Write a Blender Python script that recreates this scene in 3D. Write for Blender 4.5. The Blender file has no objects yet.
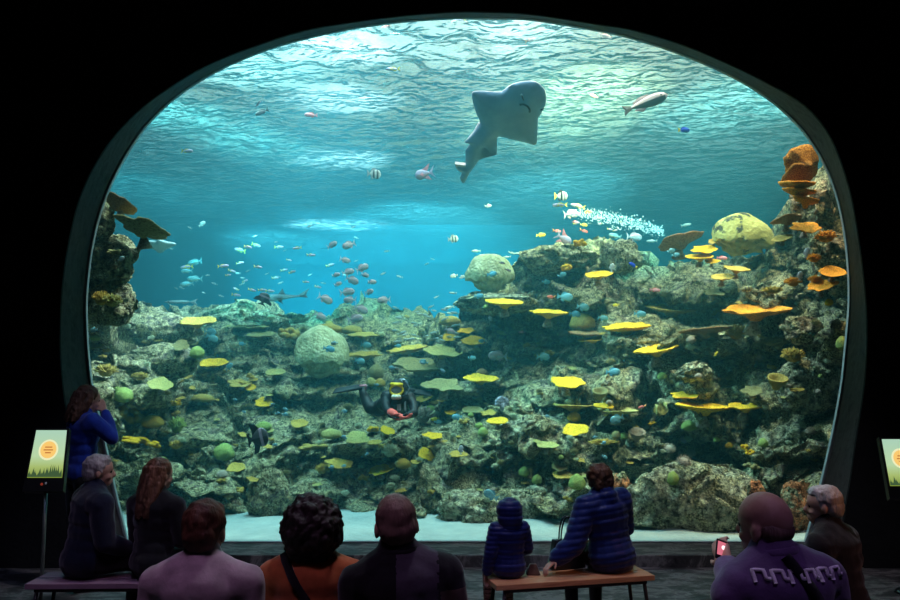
import bpy, bmesh, math, random
import numpy as np
from mathutils import Vector, Matrix, Euler, noise
from mathutils.bvhtree import BVHTree
random.seed(7); noise.seed_set(4)
SC = bpy.context.scene
COL = SC.collection
PI = math.pi
# ------------------------------------------------------------------ camera
F = 800.0
CAM = Vector((0, 0, 1.82))
TH = math.atan(75 / F)
UPV = Vector((0, -math.sin(TH), math.cos(TH)))
FWD = Vector((0, math.cos(TH), math.sin(TH)))
def ray(px, py):
    return (Vector(((px - 450) / F, 0, 0)) + UPV * ((300 - py) / F) + FWD)
def at(px, py, Y):
    d = ray(px, py)
    return CAM + d * (Y / d.y)
cd = bpy.data.cameras.new('camera'); cam = bpy.data.objects.new('camera', cd); COL.objects.link(cam)
cd.sensor_width = 36; cd.lens = 32; cam.location = CAM; cam.rotation_euler = (PI / 2 + TH, 0, 0)
cd.clip_start = .05; cd.clip_end = 200
SC.camera = cam
vs = SC.view_settings
vs.view_transform = 'Standard'; vs.look = 'None'; vs.gamma = 1; vs.use_curve_mapping = False; vs.exposure = 0
try:
    SC.cycles.use_denoising = True
    SC.cycles.max_bounces = 6; SC.cycles.diffuse_bounces = 2; SC.cycles.glossy_bounces = 3
    SC.cycles.transmission_bounces = 4; SC.cycles.transparent_max_bounces = 12; SC.cycles.volume_bounces = 1
    SC.cycles.caustics_reflective = False; SC.cycles.caustics_refractive = False
    SC.cycles.sample_clamp_indirect = 6
except Exception: pass
w = bpy.data.worlds.new('world'); SC.world = w; w.use_nodes = True
w.node_tree.nodes['Background'].inputs[0].default_value = (.02, .03, .05, 1)
w.node_tree.nodes['Background'].inputs[1].default_value = .04

# ------------------------------------------------------------------ helpers
def link(o, parent=None):
    COL.objects.link(o)
    if parent is not None: o.parent = parent
    return o
def tag(o, label=None, cat=None, group=None, kind=None):
    if label: o['label'] = label
    if cat: o['category'] = cat
    if group: o['group'] = group
    if kind: o['kind'] = kind
    return o
def empty(name, loc, rz=0, label=None, cat=None, group=None):
    o = bpy.data.objects.new(name, None); link(o); o.location = loc; o.rotation_euler = (0, 0, rz)
    o.empty_display_size = .1
    return tag(o, label, cat, group)
def mesh(name, V, Fc, mats=None, smooth=True, mi=None):
    me = bpy.data.meshes.new(name)
    me.from_pydata([tuple(v) for v in V], [], [tuple(f) for f in Fc])
    for m in (mats if isinstance(mats, (list, tuple)) else [mats] if mats else []): me.materials.append(m)
    if mi is not None: me.polygons.foreach_set('material_index', mi)
    me.polygons.foreach_set('use_smooth', [smooth] * len(me.polygons))
    me.update()
    return me
def obj(name, me, parent=None, loc=None):
    o = bpy.data.objects.new(name, me); link(o, parent)
    if loc is not None: o.location = loc
    return o
def bm_obj(name, bm, mats, parent=None, smooth=True, bevel=0, loc=None):
    me = bpy.data.meshes.new(name); bm.normal_update(); bm.to_mesh(me); bm.free()
    for m in (mats if isinstance(mats, (list, tuple)) else [mats]): me.materials.append(m)
    me.polygons.foreach_set('use_smooth', [smooth] * len(me.polygons))
    o = obj(name, me, parent, loc)
    if bevel:
        b = o.modifiers.new('bevel', 'BEVEL'); b.width = bevel; b.segments = 2; b.limit_method = 'ANGLE'
    return o
def add_box(bm, c, s, rot=None):
    M = Matrix.Translation(Vector(c)) @ (rot.to_4x4() if rot else Matrix.Identity(4)) @ Matrix.Diagonal((s[0], s[1], s[2], 1))
    return bmesh.ops.create_cube(bm, size=1, matrix=M)['verts']
_US = {}
def unit_ball(seg):
    if seg not in _US:
        n_ = max(5, seg * 2 // 3); V = [Vector((0, 0, 1))]; Fc = []
        for j in range(1, n_):
            th = PI * j / n_
            for k in range(seg): V.append(Vector((math.sin(th) * math.cos(2 * PI * k / seg), math.sin(th) * math.sin(2 * PI * k / seg), math.cos(th))))
        V.append(Vector((0, 0, -1)))
        for k in range(seg): Fc.append((0, 1 + k, 1 + (k + 1) % seg))
        for j in range(n_ - 2):
            for k in range(seg): q = 1 + j * seg + k; r = 1 + j * seg + (k + 1) % seg; Fc.append((q, q + seg, r + seg, r))
        l0 = 1 + (n_ - 2) * seg
        for k in range(seg): Fc.append((l0 + k, len(V) - 1, l0 + (k + 1) % seg))
        _US[seg] = (V, Fc)
    return _US[seg]
def add_ball(bm, c, r, seg=12, rot=None):
    if not hasattr(r, '__len__'): r = (r, r, r)
    M = Matrix.Translation(Vector(c)) @ (rot.to_4x4() if rot else Matrix.Identity(4)) @ Matrix.Diagonal((r[0], r[1], r[2], 1))
    V, Fc = unit_ball(seg); vs_n = [bm.verts.new(M @ v) for v in V]
    for f in Fc: bm.faces.new([vs_n[i] for i in f])
    return vs_n
def add_cone(bm, a, b, ra, rb, seg=12):
    a = Vector(a); b = Vector(b); d = b - a
    if d.length < 1e-6: return
    q = Vector((0, 0, 1)).rotation_difference(d.normalized()).to_matrix(); A = []; B = []
    for k in range(seg):
        u = q @ Vector((math.cos(2 * PI * k / seg), math.sin(2 * PI * k / seg), 0)); A.append(bm.verts.new(a + u * ra)); B.append(bm.verts.new(b + u * rb))
    for k in range(seg): bm.faces.new((A[k], A[(k + 1) % seg], B[(k + 1) % seg], B[k]))
    bm.faces.new(A[::-1]); bm.faces.new(B); return A + B
def add_cap(bm, a, b, ra, rb, seg=12):          # tapered capsule
    add_cone(bm, a, b, ra, rb, seg); add_ball(bm, a, ra, seg); add_ball(bm, b, rb, seg)
def add_chain(bm, pts, seg=12):                 # pts: (pos, r)
    for (a, ra), (b, rb) in zip(pts, pts[1:]): add_cap(bm, a, b, ra, rb, seg)
def tube(path, r, seg=8):
    """bmesh tube along a path with a radius per point or one for all"""
    bm = bmesh.new(); P = [Vector(p) for p in path]; rings = []
    for i, p in enumerate(P):
        t = (P[min(i + 1, len(P) - 1)] - P[max(i - 1, 0)]).normalized()
        a = t.cross(Vector((0, 0, 1)));
        if a.length < .05: a = t.cross(Vector((0, 1, 0)))
        a.normalize(); b = t.cross(a); rr = r[i] if hasattr(r, '__len__') else r
        rings.append([bm.verts.new(p + a * (rr * math.cos(2 * PI * k / seg)) + b * (rr * math.sin(2 * PI * k / seg))) for k in range(seg)])
    for q0, q1 in zip(rings, rings[1:]):
        for k in range(seg): bm.faces.new((q0[k], q0[(k + 1) % seg], q1[(k + 1) % seg], q1[k]))
    bm.faces.new(rings[0][::-1]); bm.faces.new(rings[-1])
    return bm
def remeshed(name, bm, mats, vox, parent=None, smooth=4, loc=None, disp=None):
    """one continuous skin over the added volumes"""
    me = bpy.data.meshes.new('tmp'); bmesh.ops.recalc_face_normals(bm, faces=bm.faces); bm.to_mesh(me); bm.free()
    o = bpy.data.objects.new('tmp', me); COL.objects.link(o)
    m = o.modifiers.new('r', 'REMESH'); m.mode = 'VOXEL'; m.voxel_size = vox; m.use_smooth_shade = True
    if smooth:
        s = o.modifiers.new('s', 'SMOOTH'); s.factor = .5; s.iterations = smooth
    dg = bpy.context.evaluated_depsgraph_get(); dg.update()
    r = bpy.data.meshes.new_from_object(o.evaluated_get(dg)); r.name = name
    bpy.data.objects.remove(o); bpy.data.meshes.remove(me)
    r.materials.clear()
    for m in (mats if isinstance(mats, (list, tuple)) else [mats]): r.materials.append(m)
    r.polygons.foreach_set('use_smooth', [True] * len(r.polygons))
    if disp:
        N = [(v.co.copy(), v.normal.copy()) for v in r.vertices]; out = []
        for co, no in N: out.extend(co + disp(co, no))
        r.vertices.foreach_set('co', out)
    r.update()
    return obj(name, r, parent, loc)
def dup(o, parent=None):
    c = o.copy(); COL.objects.link(c); c.parent = parent
    for ch in list(o.children):
        d = dup(ch, c); d.matrix_parent_inverse = ch.matrix_parent_inverse
    return c

# ------------------------------------------------------------------ materials
class NT:
    def __init__(s, name):
        s.m = bpy.data.materials.new(name); s.m.use_nodes = True
        s.t = s.m.node_tree; s.n = s.t.nodes; s.n.clear()
        s.out = s.n.new('ShaderNodeOutputMaterial')
    def a(s, typ, **kw):
        x = s.n.new('ShaderNode' + typ)
        for k, v in kw.items():
            if k.startswith('i_'):
                key = k[2:]; key = int(key) if key.isdigit() else key.replace('_', ' ')
                x.inputs[key].default_value = v
            else: setattr(x, k, v)
        return x
    def l(s, a, ao, b, bi): s.t.links.new(a.outputs[ao], b.inputs[bi]); return b
    def ramp(s, stops, interp='LINEAR'):
        r = s.a('ValToRGB'); r.color_ramp.interpolation = interp
        e = r.color_ramp.elements
        while len(e) > 1: e.remove(e[-1])
        e[0].position = stops[0][0]; e[0].color = (*stops[0][1], 1)
        for p, c in stops[1:]:
            q = e.new(p); q.color = (*c, 1)
        return r
def nmat(name, stops, scale=6, detail=6, rough=.8, bump=.0, bscale=30, bdist=.02, dist=0, vor=None, spec=.3, stretch=None, metallic=0, coat=0, sheen=0):
    """noise-mixed colours plus a bump, in the object's own coordinates"""
    t = NT(name); tc = t.a('TexCoord'); src, so = tc, 'Object'
    if stretch:
        mp = t.a('Mapping'); mp.inputs['Scale'].default_value = stretch; t.l(tc, 'Object', mp, 0); src, so = mp, 0
    nz = t.a('TexNoise', i_Scale=scale, i_Detail=detail, i_Roughness=.6, i_Distortion=dist); t.l(src, so, nz, 'Vector')
    rp = t.ramp(stops); t.l(nz, 'Fac', rp, 0)
    b = t.a('BsdfPrincipled', i_Roughness=rough, i_Metallic=metallic); b.inputs['Specular IOR Level'].default_value = spec
    if coat: b.inputs['Coat Weight'].default_value = coat
    if sheen: b.inputs['Sheen Weight'].default_value = sheen
    t.l(rp, 0, b, 'Base Color')
    if bump:
        if vor:
            v = t.a('TexVoronoi', i_Scale=bscale); v.feature = vor; t.l(src, so, v, 'Vector'); h = (v, 0)
        else:
            v = t.a('TexNoise', i_Scale=bscale, i_Detail=5); t.l(src, so, v, 'Vector'); h = (v, 'Fac')
        bp = t.a('Bump', i_Strength=bump, i_Distance=bdist); t.l(h[0], h[1], bp, 'Height'); t.l(bp, 0, b, 'Normal')
    t.l(b, 0, t.out, 0)
    return t.m
def pmat(name, c, rough=.6, spec=.3, metallic=0):
    k = .82
    return nmat(name, [(.35, tuple(x * k for x in c)), (.65, tuple(min(1, x * 1.08) for x in c))], 12, 3, rough, spec=spec, metallic=metallic)
def emat(name, c, s):
    t = NT(name); e = t.a('Emission'); e.inputs[0].default_value = (*c, 1); e.inputs[1].default_value = s; t.l(e, 0, t.out, 0); return t.m
# ------------------------------------------------------------------ the setting
YG, YW = 8.4, 7.8         # pane and wall face
FLOOR = 0.0
inner = [(127,542.5),(115,493),(105,447),(97,412),(91,385),(88,360),(86,330),(85.5,300),(88,270),(92,243),(100,211),(112,180),(130,147),(150,120),(180,93),(217,70),(262,50.5),(300,39),(350,28),(400,21),(450,17.5),(490,17.5),(533,19),(600,30),(633,37.5),(683,54),(733,76),(773,101),(800,126),(813,143),(827,167),(838,197),(845,230),(849,265),(850,300),(848,330),(846,350),(843,380),(838,410),(832,440),(824,475),(815,510),(806,542.5)]
outer = [(92,552),(82,500),(74,450),(67,410),(63,380),(61,350),(61,325),(62,300),(65,270),(70,240),(79,203),(92,172),(110,143),(133,117),(160,95),(200,70),(240,52.5),(300,32.5),(350,23.5),(400,17),(450,13),(490,13),(533,15.5),(600,25.5),(633,31),(683,46),(733,67),(773,87),(800,103),(816,118),(832,142),(846,180),(854,215),(861,262),(865,300),(866,330),(866,350),(864,380),(860,410),(855,440),(850,475),(844,510),(838,552)]
def resample(P, n=160):
    P = [Vector((a, b, 0)) for a, b in P]
    # Catmull-Rom then equal steps
    Q = []
    for i in range(len(P) - 1):
        p0 = P[max(i - 1, 0)]; p1 = P[i]; p2 = P[i + 1]; p3 = P[min(i + 2, len(P) - 1)]
        for k in range(12):
            t = k / 12
            Q.append(.5 * ((2 * p1) + (p2 - p0) * t + (2 * p0 - 5 * p1 + 4 * p2 - p3) * t * t + (3 * p1 - p0 - 3 * p2 + p3) * t ** 3))
    Q.append(P[-1]); L = [0]
    for a, b in zip(Q, Q[1:]): L.append(L[-1] + (b - a).length)
    out = []; j = 0
    for i in range(n):
        s = L[-1] * i / (n - 1)
        while j < len(L) - 2 and L[j + 1] < s: j += 1
        f = (s - L[j]) / max(1e-9, L[j + 1] - L[j]); out.append(Q[j].lerp(Q[j + 1], min(1, max(0, f))))
    return out
I = [at(p.x, p.y, YG) for p in resample(inner)]; O = [at(p.x, p.y, YW) for p in resample(outer)]
SILL = .115
for v in (I[0], I[-1]): v.z = SILL
M_wall = nmat('dark_plaster', [(.3, (.010, .011, .013)), (.7, (.02, .021, .024))], 3, 6, .9, .4, 25)
M_reveal = nmat('dark_concrete', [(.3, (.04, .038, .042)), (.5, (.095, .09, .095)), (.7, (.06, .058, .062))], 5, 8, .75, .5, 14, .02)
n = len(I)
# reveal
V = [tuple(v) for v in I] + [tuple(v) for v in O]
mid = [I[k].lerp(O[k], .93) for k in range(n)]
Fc = [(k, k + 1, n + k + 1, n + k) for k in range(n - 1)]
o = obj('trim_1', mesh('window_reveal', V, Fc, M_reveal)); tag(o, 'deep dark curved reveal around the viewing window', None, kind='structure')
# wall with the opening: from outer profile out to a big rectangle
R = []
for k in range(n):
    p = O[k]; c = Vector((.2, YW, 2.3)); d = (p - c); s = min((9.5) / max(abs(d.x), 1e-3), (4.9 if d.z > 0 else 2.3) / max(abs(d.z), 1e-3)); R.append(c + d * s)
V = [tuple(v) for v in O] + [tuple(v) for v in R]
Fc = [(k, k + 1, n + k + 1, n + k) for k in range(n - 1)]
Rb = [len(V)]
V += [(O[0].x, YW, 0), (R[0].x, YW, 0), (O[-1].x, YW, 0), (R[-1].x, YW, 0), (-9.3, YW, 7.2), (9.7, YW, 7.2), (-9.3, YW, 0), (9.7, YW, 0)]
o = obj('wall_back', mesh('window_wall', V, Fc, M_wall, False)); tag(o, 'dark wall around the big viewing window', kind='structure')
sol = o.modifiers.new('s', 'SOLIDIFY'); sol.thickness = .03; sol.offset = 1
bm = bmesh.new()
add_box(bm, (-11, YW + .15, 3.5), (6, .3, 8)); o = bm_obj('wall_back', bm, M_wall, smooth=False); tag(o, kind='structure')
# floor, ceiling, sides, rear of the gallery
t = NT('dark_floor'); tc = t.a('TexCoord'); mp = t.a('Mapping'); mp.inputs['Scale'].default_value = (1.6, 3.2, 1)
t.l(tc, 'Object', mp, 0)
nz = t.a('TexNoise', i_Scale=2.2, i_Detail=9, i_Roughness=.7, i_Distortion=.6); t.l(mp, 0, nz, 'Vector')
rp = t.ramp([(.36, (.02, .02, .022)), (.48, (.07, .068, .07)), (.56, (.24, .225, .22)), (.64, (.08, .076, .078)), (.75, (.16, .15, .15))]); t.l(nz, 'Fac', rp, 0)
b = t.a('BsdfPrincipled', i_Roughness=.55); t.l(rp, 0, b, 'Base Color')
bp = t.a('Bump', i_Strength=.35, i_Distance=.02); t.l(nz, 'Fac', bp, 'Height'); t.l(bp, 0, b, 'Normal'); t.l(b, 0, t.out, 0)
M_floor = t.m
bm = bmesh.new(); add_box(bm, (0, 3, -.1), (20, 10.6, .2)); o = bm_obj('floor', bm, M_floor, smooth=False); tag(o, kind='structure')
bm = bmesh.new(); add_box(bm, (0, 2.8, 7.3), (20, 10.4, .2)); o = bm_obj('ceiling', bm, M_wall, smooth=False); tag(o, kind='structure')
for nm, c, s in (('wall_left', (-9.6, 2.8, 3.6), (.2, 10.4, 7.4)), ('wall_right', (9.9, 2.8, 3.6), (.2, 10.4, 7.4)), ('wall_front', (0, -2.4, 3.6), (20, .2, 7.4))):
    bm = bmesh.new(); add_box(bm, c, s); o = bm_obj(nm, bm, M_wall, smooth=False); tag(o, kind='structure')
bm = bmesh.new(); add_box(bm, (0.05, 8.12, .113 - .19), (8.3, .62, .38)); o = bm_obj('trim_2', bm, M_floor, smooth=False, bevel=.01); tag(o, 'low dark curb under the viewing window', kind='structure')
# pale acrylic edge bead that lines the pane
M_bead = nmat('acrylic_edge', [(.3, (.14, .17, .19)), (.7, (.22, .25, .27))], 8, 3, .35)
pathp = [v.copy() for v in I]
cen = Vector((.2, YG, 2.5))
V = []; Fc = []
loop = pathp + [Vector((x, YG, SILL)) for x in np.linspace(I[-1].x, I[0].x, 30)[1:-1]]
N = len(loop)
for v in loop:
    d = (cen - v); d.y = 0; d.normalize()
    for (a, y) in ((0, -.05), (.012, -.05), (.012, .03), (0, .03)): V.append(v + d * a + Vector((0, y, 0)))
for k in range(N):
    q = (k + 1) % N
    for j in range(4): Fc.append((4 * k + j, 4 * k + (j + 1) % 4, 4 * q + (j + 1) % 4, 4 * q + j))
o = obj('trim_3', mesh('bead', V, Fc, M_bead)); tag(o, 'thin pale seal line around the pane', kind='structure')
# the pane itself
t = NT('acrylic_pane'); fr = t.a('Fresnel', i_IOR=1.25); tr = t.a('BsdfTransparent'); gl = t.a('BsdfGlossy', i_Roughness=.03); mx = t.a('MixShader')
tr.inputs[0].default_value = (.97, .99, .99, 1)
t.l(fr, 0, mx, 0); t.l(tr, 0, mx, 1); t.l(gl, 0, mx, 2); t.l(mx, 0, t.out, 0); M_pane = t.m
bm = bmesh.new(); vs_ = [bm.verts.new(v + Vector((0, -.01, 0))) for v in I]; bm.faces.new(vs_)
o = bm_obj('window_1', bm, M_pane, smooth=False); tag(o, 'huge curved-top acrylic viewing pane', kind='structure')

# ------------------------------------------------------------------ tank shell
H = 6.0; YB = 30.0
M_tank = nmat('tank_blue_wall', [(.3, (.008, .07, .085)), (.7, (.015, .10, .12))], .5, 3, .9)
M_sand = nmat('white_sand', [(.3, (.24, .28, .27)), (.7, (.34, .38, .36))], 3, 8, .95, .5, 10, .03)
V = []; Fc = []; nx, ny = 90, 70
for j in range(ny):
    for i in range(nx):
        x = -15 + 30 * i / (nx - 1); y = 8.43 + (YB - 8.43) * (j / (ny - 1)) ** 2
        z = SILL - .01 + .045 * noise.noise(Vector((x * .9, y * 1.3, 3))) + .025 * noise.noise(Vector((x * 3, y * 4, 3))) + .03 * min(1, (y - 8.4) / 2)
        V.append((x, y, z))
for j in range(ny - 1):
    for i in range(nx - 1): a = j * nx + i; Fc.append((a, a + 1, a + nx + 1, a + nx))
o = obj('floor_sand', mesh('tank_sand', V, Fc, M_sand)); o.name = 'sand_bed'; tag(o, 'pale sand bed of the tank', kind='structure')
for nm, c, s in (('wall_tank_back', (0, YB + .1, 3.5), (31, .2, 8)), ('wall_tank_left', (-15.1, 19.2, 3.5), (.2, 21.6, 8)), ('wall_tank_right', (15.1, 19.2, 3.5), (.2, 21.6, 8))):
    bm = bmesh.new(); add_box(bm, c, s); o = bm_obj(nm, bm, M_tank, smooth=False); tag(o, kind='structure')
# water surface seen from below: a meshed wave field
V = []; Fc = []; nx, ny = 330, 420
for j in range(ny):
    y = 8.43 + (YB - 8.43) * (j / (ny - 1)) ** 1.5
    for i in range(nx):
        x = -15 + 30 * i / (nx - 1)
        amp = 1
        z = .05 * noise.noise(Vector((x * .8, y * .9, 1.1))) + .05 * noise.noise(Vector((x * 2.0 + .6 * y, y * 2.6, 7))) + .022 * noise.noise(Vector((x * 4.5, y * 6, 4)))
        # churned water where the inlet spills, near the front
        d = math.hypot((x + 1.0) / 1.6, (y - 9.8) / 1.6)
        z += .16 * math.exp(-d * d) * noise.noise(Vector((x * 2.4, y * 2.4, 9)))
        V.append((x, y, H + z))
for j in range(ny - 1):
    for i in range(nx - 1): a = j * nx + i; Fc.append((a, a + nx, a + nx + 1, a + 1))
t = NT('water_surface'); tc = t.a('TexCoord'); 
mp = t.a('Mapping'); mp.inputs['Scale'].default_value = (1, 1.5, 1); mp.inputs['Rotation'].default_value = (0, 0, .35); t.l(tc, 'Object', mp, 0)
n1 = t.a('TexNoise', i_Scale=2.4, i_Detail=2, i_Roughness=.5, i_Distortion=.5); t.l(mp, 0, n1, 'Vector')
n2 = t.a('TexNoise', i_Scale=7, i_Detail=1.5, i_Roughness=.55, i_Distortion=.3); t.l(mp, 0, n2, 'Vector')
mm = t.a('Math', operation='MULTIPLY_ADD'); t.l(n2, 'Fac', mm, 0); mm.inputs[1].default_value = .35; t.l(n1, 'Fac', mm, 2)
bp = t.a('Bump', i_Strength=1, i_Distance=.15); t.l(mm, 0, bp, 'Height')
gl = t.a('BsdfGlossy', i_Roughness=.12); gl.inputs[0].default_value = (.75, .95, .95, 1); t.l(bp, 0, gl, 'Normal')
tl = t.a('BsdfTranslucent'); tl.inputs[0].default_value = (.30, .42, .42, 1); t.l(bp, 0, tl, 'Normal')
tr = t.a('BsdfTransparent'); tr.inputs[0].default_value = (.9, 1, 1, 1)
lw = t.a('LayerWeight', i_Blend=.5); t.l(bp, 0, lw, 'Normal')
rf = t.ramp([(0, (.5,) * 3), (.60, (.45,) * 3), (.68, (.03,) * 3)]); t.l(lw, 'Facing', rf, 0)
m1 = t.a('MixShader'); t.l(rf, 0, m1, 0); t.l(gl, 0, m1, 1); t.l(tl, 0, m1, 2)
m2 = t.a('MixShader', i_0=.55); t.l(m1, 0, m2, 1); t.l(tr, 0, m2, 2); t.l(m2, 0, t.out, 0)
o = obj('water_surface', mesh('water_surface', V, Fc, t.m)); tag(o, 'rippled underside of the water surface', kind='structure')
# the body of water
t = NT('tank_water'); va = t.a('VolumeAbsorption', i_Density=.102); va.inputs[0].default_value = (.03, .70, .84, 1)
vsn = t.a('VolumeScatter', i_Density=.024, i_Anisotropy=.35); vsn.inputs[0].default_value = (.20, .80, .98, 1)
ad = t.a('AddShader'); t.l(va, 0, ad, 0); t.l(vsn, 0, ad, 1); t.l(ad, 0, t.out, 'Volume')
bm = bmesh.new(); add_box(bm, (0, (8.42 + YB) / 2, (H + .4 - .5) / 2), (29.99, YB - 8.42 - .01, H + .4 + .5)); o = bm_obj('water_body', bm, t.m, smooth=False); tag(o, 'clear blue-green water filling the tank', kind='structure')
o.display_type = 'WIRE'

# ------------------------------------------------------------------ lights
def area(name, loc, tgt, sx, sy, c, e, spread=None):
    l = bpy.data.lights.new(name, 'AREA'); l.shape = 'RECTANGLE'; l.size = sx; l.size_y = sy; l.color = c; l.energy = e
    if spread: l.spread = spread
    o = bpy.data.objects.new(name, l); link(o); o.location = loc; o.rotation_euler = (Vector(tgt) - Vector(loc)).to_track_quat('-Z', 'Y').to_euler(); return o
def spot(name, loc, tgt, ang, c, e, r=.1, blend=.5):
    l = bpy.data.lights.new(name, 'SPOT'); l.spot_size = ang; l.spot_blend = blend; l.color = c; l.energy = e; l.shadow_soft_size = r
    o = bpy.data.objects.new(name, l); link(o); o.location = loc; o.rotation_euler = (Vector(tgt) - Vector(loc)).to_track_quat('-Z', 'Y').to_euler(); return o
def surf(px, py):
    d = ray(px, py); return CAM + d * ((H - CAM.z) / d.z)
area('tank_lamp', (-4.2, 10.8, 13), (-3.4, 12.4, 0), 3, 2, (.88, 1, .98), 980)
area('tank_lamp', (0, 10.4, 13), (0, 11.6, 0), 3, 2, (.95, 1, .97), 1250)
area('tank_lamp', (4, 9.8, 13), (3.2, 11.2, 0), 3, 2, (1, .82, .58), 2900)
area('tank_lamp', (-2, 19, 14), (-2, 18, 0), 8, 5, (.6, 1, 1), 950)
spot('sand_fill_spot', (-1.5, 8.9, 12), (-1.5, 9.3, 0), .7, (.3, .95, 1), 6000, .2, 1.0)  # unseen cyan spot added to colour the front sand
for x, c_, e_ in ((-3.6, (.7, 1, .95), 1900), (-1.4, (.75, 1, .98), 2300), (.9, (.85, 1, .95), 3000), (3.0, (1, .82, .58), 3800)):
    spot('front_fill_spot', (x, 8.2, 8.6), (x * 1.05, 10.9, 1.2), .62, c_, e_, .2, 1.0)  # unseen spots added as front fill for the dark lower reef
spot('tank_spot', (4.9, 8.2, 8.6), (4.2, 9.3, 3.0), 1.1, (1, .62, .32), 3600, .15, 1.0)
spot('tank_spot', (-4.7, 8.2, 8.6), (-4.1, 9.3, 3.0), 1.0, (.95, .95, .75), 1900, .15, 1.0)  # unseen spot added to lift the dark left column
# unseen spots added per bright patch: where their pools fall the ripples catch them
def rake(px, py, az, el, dist, r, c, e):
    e *= 8
    T = surf(px, py); a = math.radians(az); q = math.radians(el)
    L = T + Vector((math.cos(a) * math.cos(q), math.sin(a) * math.cos(q), math.sin(q))) * dist
    spot('ripple_patch_spot', L, T, 2 * math.atan(r / dist), c, e, .12, 1.0)
rake(150, 105, -110, 40, 7, 1.1, (.25, 1, .95), 2600)
rake(205, 125, -110, 40, 7, 1.2, (.25, 1, .95), 2600)
rake(262, 148, -110, 40, 7, 1.2, (.25, 1, .95), 2600)
rake(150, 195, -100, 25, 8, 1.9, (.2, .95, 1), 3600)
rake(250, 70, 180, 45, 6, .9, (.6, 1, .95), 3000)
rake(345, 50, 0, 50, 7, .75, (1, 1, 1), 4200)
rake(345, 100, 0, 50, 7, .85, (.95, 1, 1), 4500)
rake(345, 160, 0, 50, 7, .9, (.9, 1, 1), 5000)
rake(330, 225, 180, 35, 8, 1.0, (.9, 1, 1), 16000)
rake(280, 245, -90, 32, 8, 2.4, (.3, .95, 1), 9000)
rake(420, 235, -90, 25, 9, 4.0, (.3, .95, 1), 10000)
rake(540, 200, -80, 30, 9, 2.6, (.35, .95, 1), 6000)
rake(760, 100, -60, 40, 7, 1.5, (.4, 1, .9), 5000)
rake(570, 110, -70, 45, 7, 1.8, (1, .92, .5), 5500)
rake(500, 45, 180, 50, 7, 1.6, (.85, .9, .9), 1300)
# ------------------------------------------------------------------ reef wall
CP = [(80,300,9.6),(80,400,9.3),(80,520,9.3),(130,320,13),(130,400,11),(130,470,10.2),(130,530,9.7),(200,302,16),(200,350,14),(200,400,12.5),(200,460,11.2),(200,515,10.2),(300,312,16),(300,350,14),(300,400,12.5),(300,460,11.2),(300,515,10.3),(400,305,17),(400,350,14.5),(400,400,12.3),(400,460,11),(400,515,10.2),(470,320,13.5),(470,360,12.5),(470,400,11.5),(470,460,10.6),(470,520,10),(560,250,13),(560,300,12.2),(540,345,12.6),(560,390,11.2),(560,450,10.3),(560,520,9.6),(640,265,13),(640,300,12),(640,350,11),(640,400,10.8),(640,450,10.2),(650,520,10.4),(700,255,12.5),(700,300,11.8),(700,350,11),(700,400,10.3),(690,450,10.7),(720,520,10),(780,240,11),(780,300,10.4),(780,350,10.5),(780,400,10.0),(780,450,9.4),(780,530,8.85),(850,170,9.6),(850,250,9.35),(850,350,9.1),(850,450,9.0),(850,530,8.95)]
CPa = np.array(CP)
TOP = [(60,300),(95,306),(115,306),(140,315),(160,322),(175,310),(200,302),(228,302),(262,302),(300,313),(322,312),(340,306),(370,299),(400,305),(430,318),(448,324),(455,322),(460,308),(468,296),(500,290),(514,268),(522,258),(545,252),(570,247),(585,250),(600,250),(616,246),(628,256),(645,260),(655,276),(664,272),(680,257),(700,251),(720,254),(745,254),(765,258),(774,240),(790,225),(800,200),(812,178),(825,166),(838,176),(850,188),(880,190)]
TX = [a for a, b in TOP]; TYv = [b for a, b in TOP]
def base_depth(px, py):
    d2 = ((CPa[:, 0] - px) / 1.0) ** 2 + ((CPa[:, 1] - py) / .7) ** 2 + 60
    w_ = d2 ** -1.7
    return float((w_ * CPa[:, 2]).sum() / w_.sum())
# lumps and ledges: px, py, rx, ry, how far they stand out
LUMP = [(490,302,48,16,.9),(150,328,52,16,1.0),(145,362,42,24,1.0),(240,315,46,18,.7),(110,345,26,30,.6),(330,340,60,22,.3),
        (560,265,42,16,.5),(590,300,36,20,.5),(620,262,26,18,.5),(640,330,60,16,.5),(700,290,40,26,.5),(680,345,36,14,.5),(735,345,26,16,.4),(620,395,36,30,.6),
        (690,378,26,16,.35),(530,430,46,30,.6),(560,400,50,20,.4),(590,470,40,40,.5),(440,470,30,50,.5),(270,470,34,40,.6),(160,400,34,24,.6),(210,430,30,30,.4),
        (350,430,50,20,.5),(300,430,40,16,.4),(420,360,70,14,.5),(470,330,30,14,.5),(790,390,40,30,.45),(800,330,36,24,.35),(770,300,40,18,.4),(700,425,40,18,.4),(100,430,30,30,.4),
        (820,230,26,20,.35),(830,190,20,20,.3),(380,450,60,16,.5),(200,480,50,30,.4)]
rl = random.Random(3)
for _ in range(260):
    LUMP.append((rl.uniform(85, 850), rl.uniform(290, 520), rl.uniform(8, 30), rl.uniform(6, 17), rl.uniform(.12, .45)))
LA = np.array(LUMP)
def depth(px, py):
    d = base_depth(px, py)
    u = (px - LA[:, 0]) / LA[:, 2]; v = (py - LA[:, 1]) / LA[:, 3]
    v = np.where(v > 0, v * 1.35, v)
    q = 1 - u * u - v * v
    d -= float((np.sqrt(np.clip(q, 0, 1)) * LA[:, 4]).max())
    ph = (py / 34.0 + 1.5 * noise.noise(Vector((px / 60, py / 45, 5))) + .5 * noise.noise(Vector((px / 18, py / 20, 8)))) % 1.0
    a = .55 + .25 * noise.noise(Vector((px / 50, py / 50, 2)))
    saw = ph / .82 if ph < .82 else (1 - ph) / .18
    d -= a * (saw - .5) * .42
    return d
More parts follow.
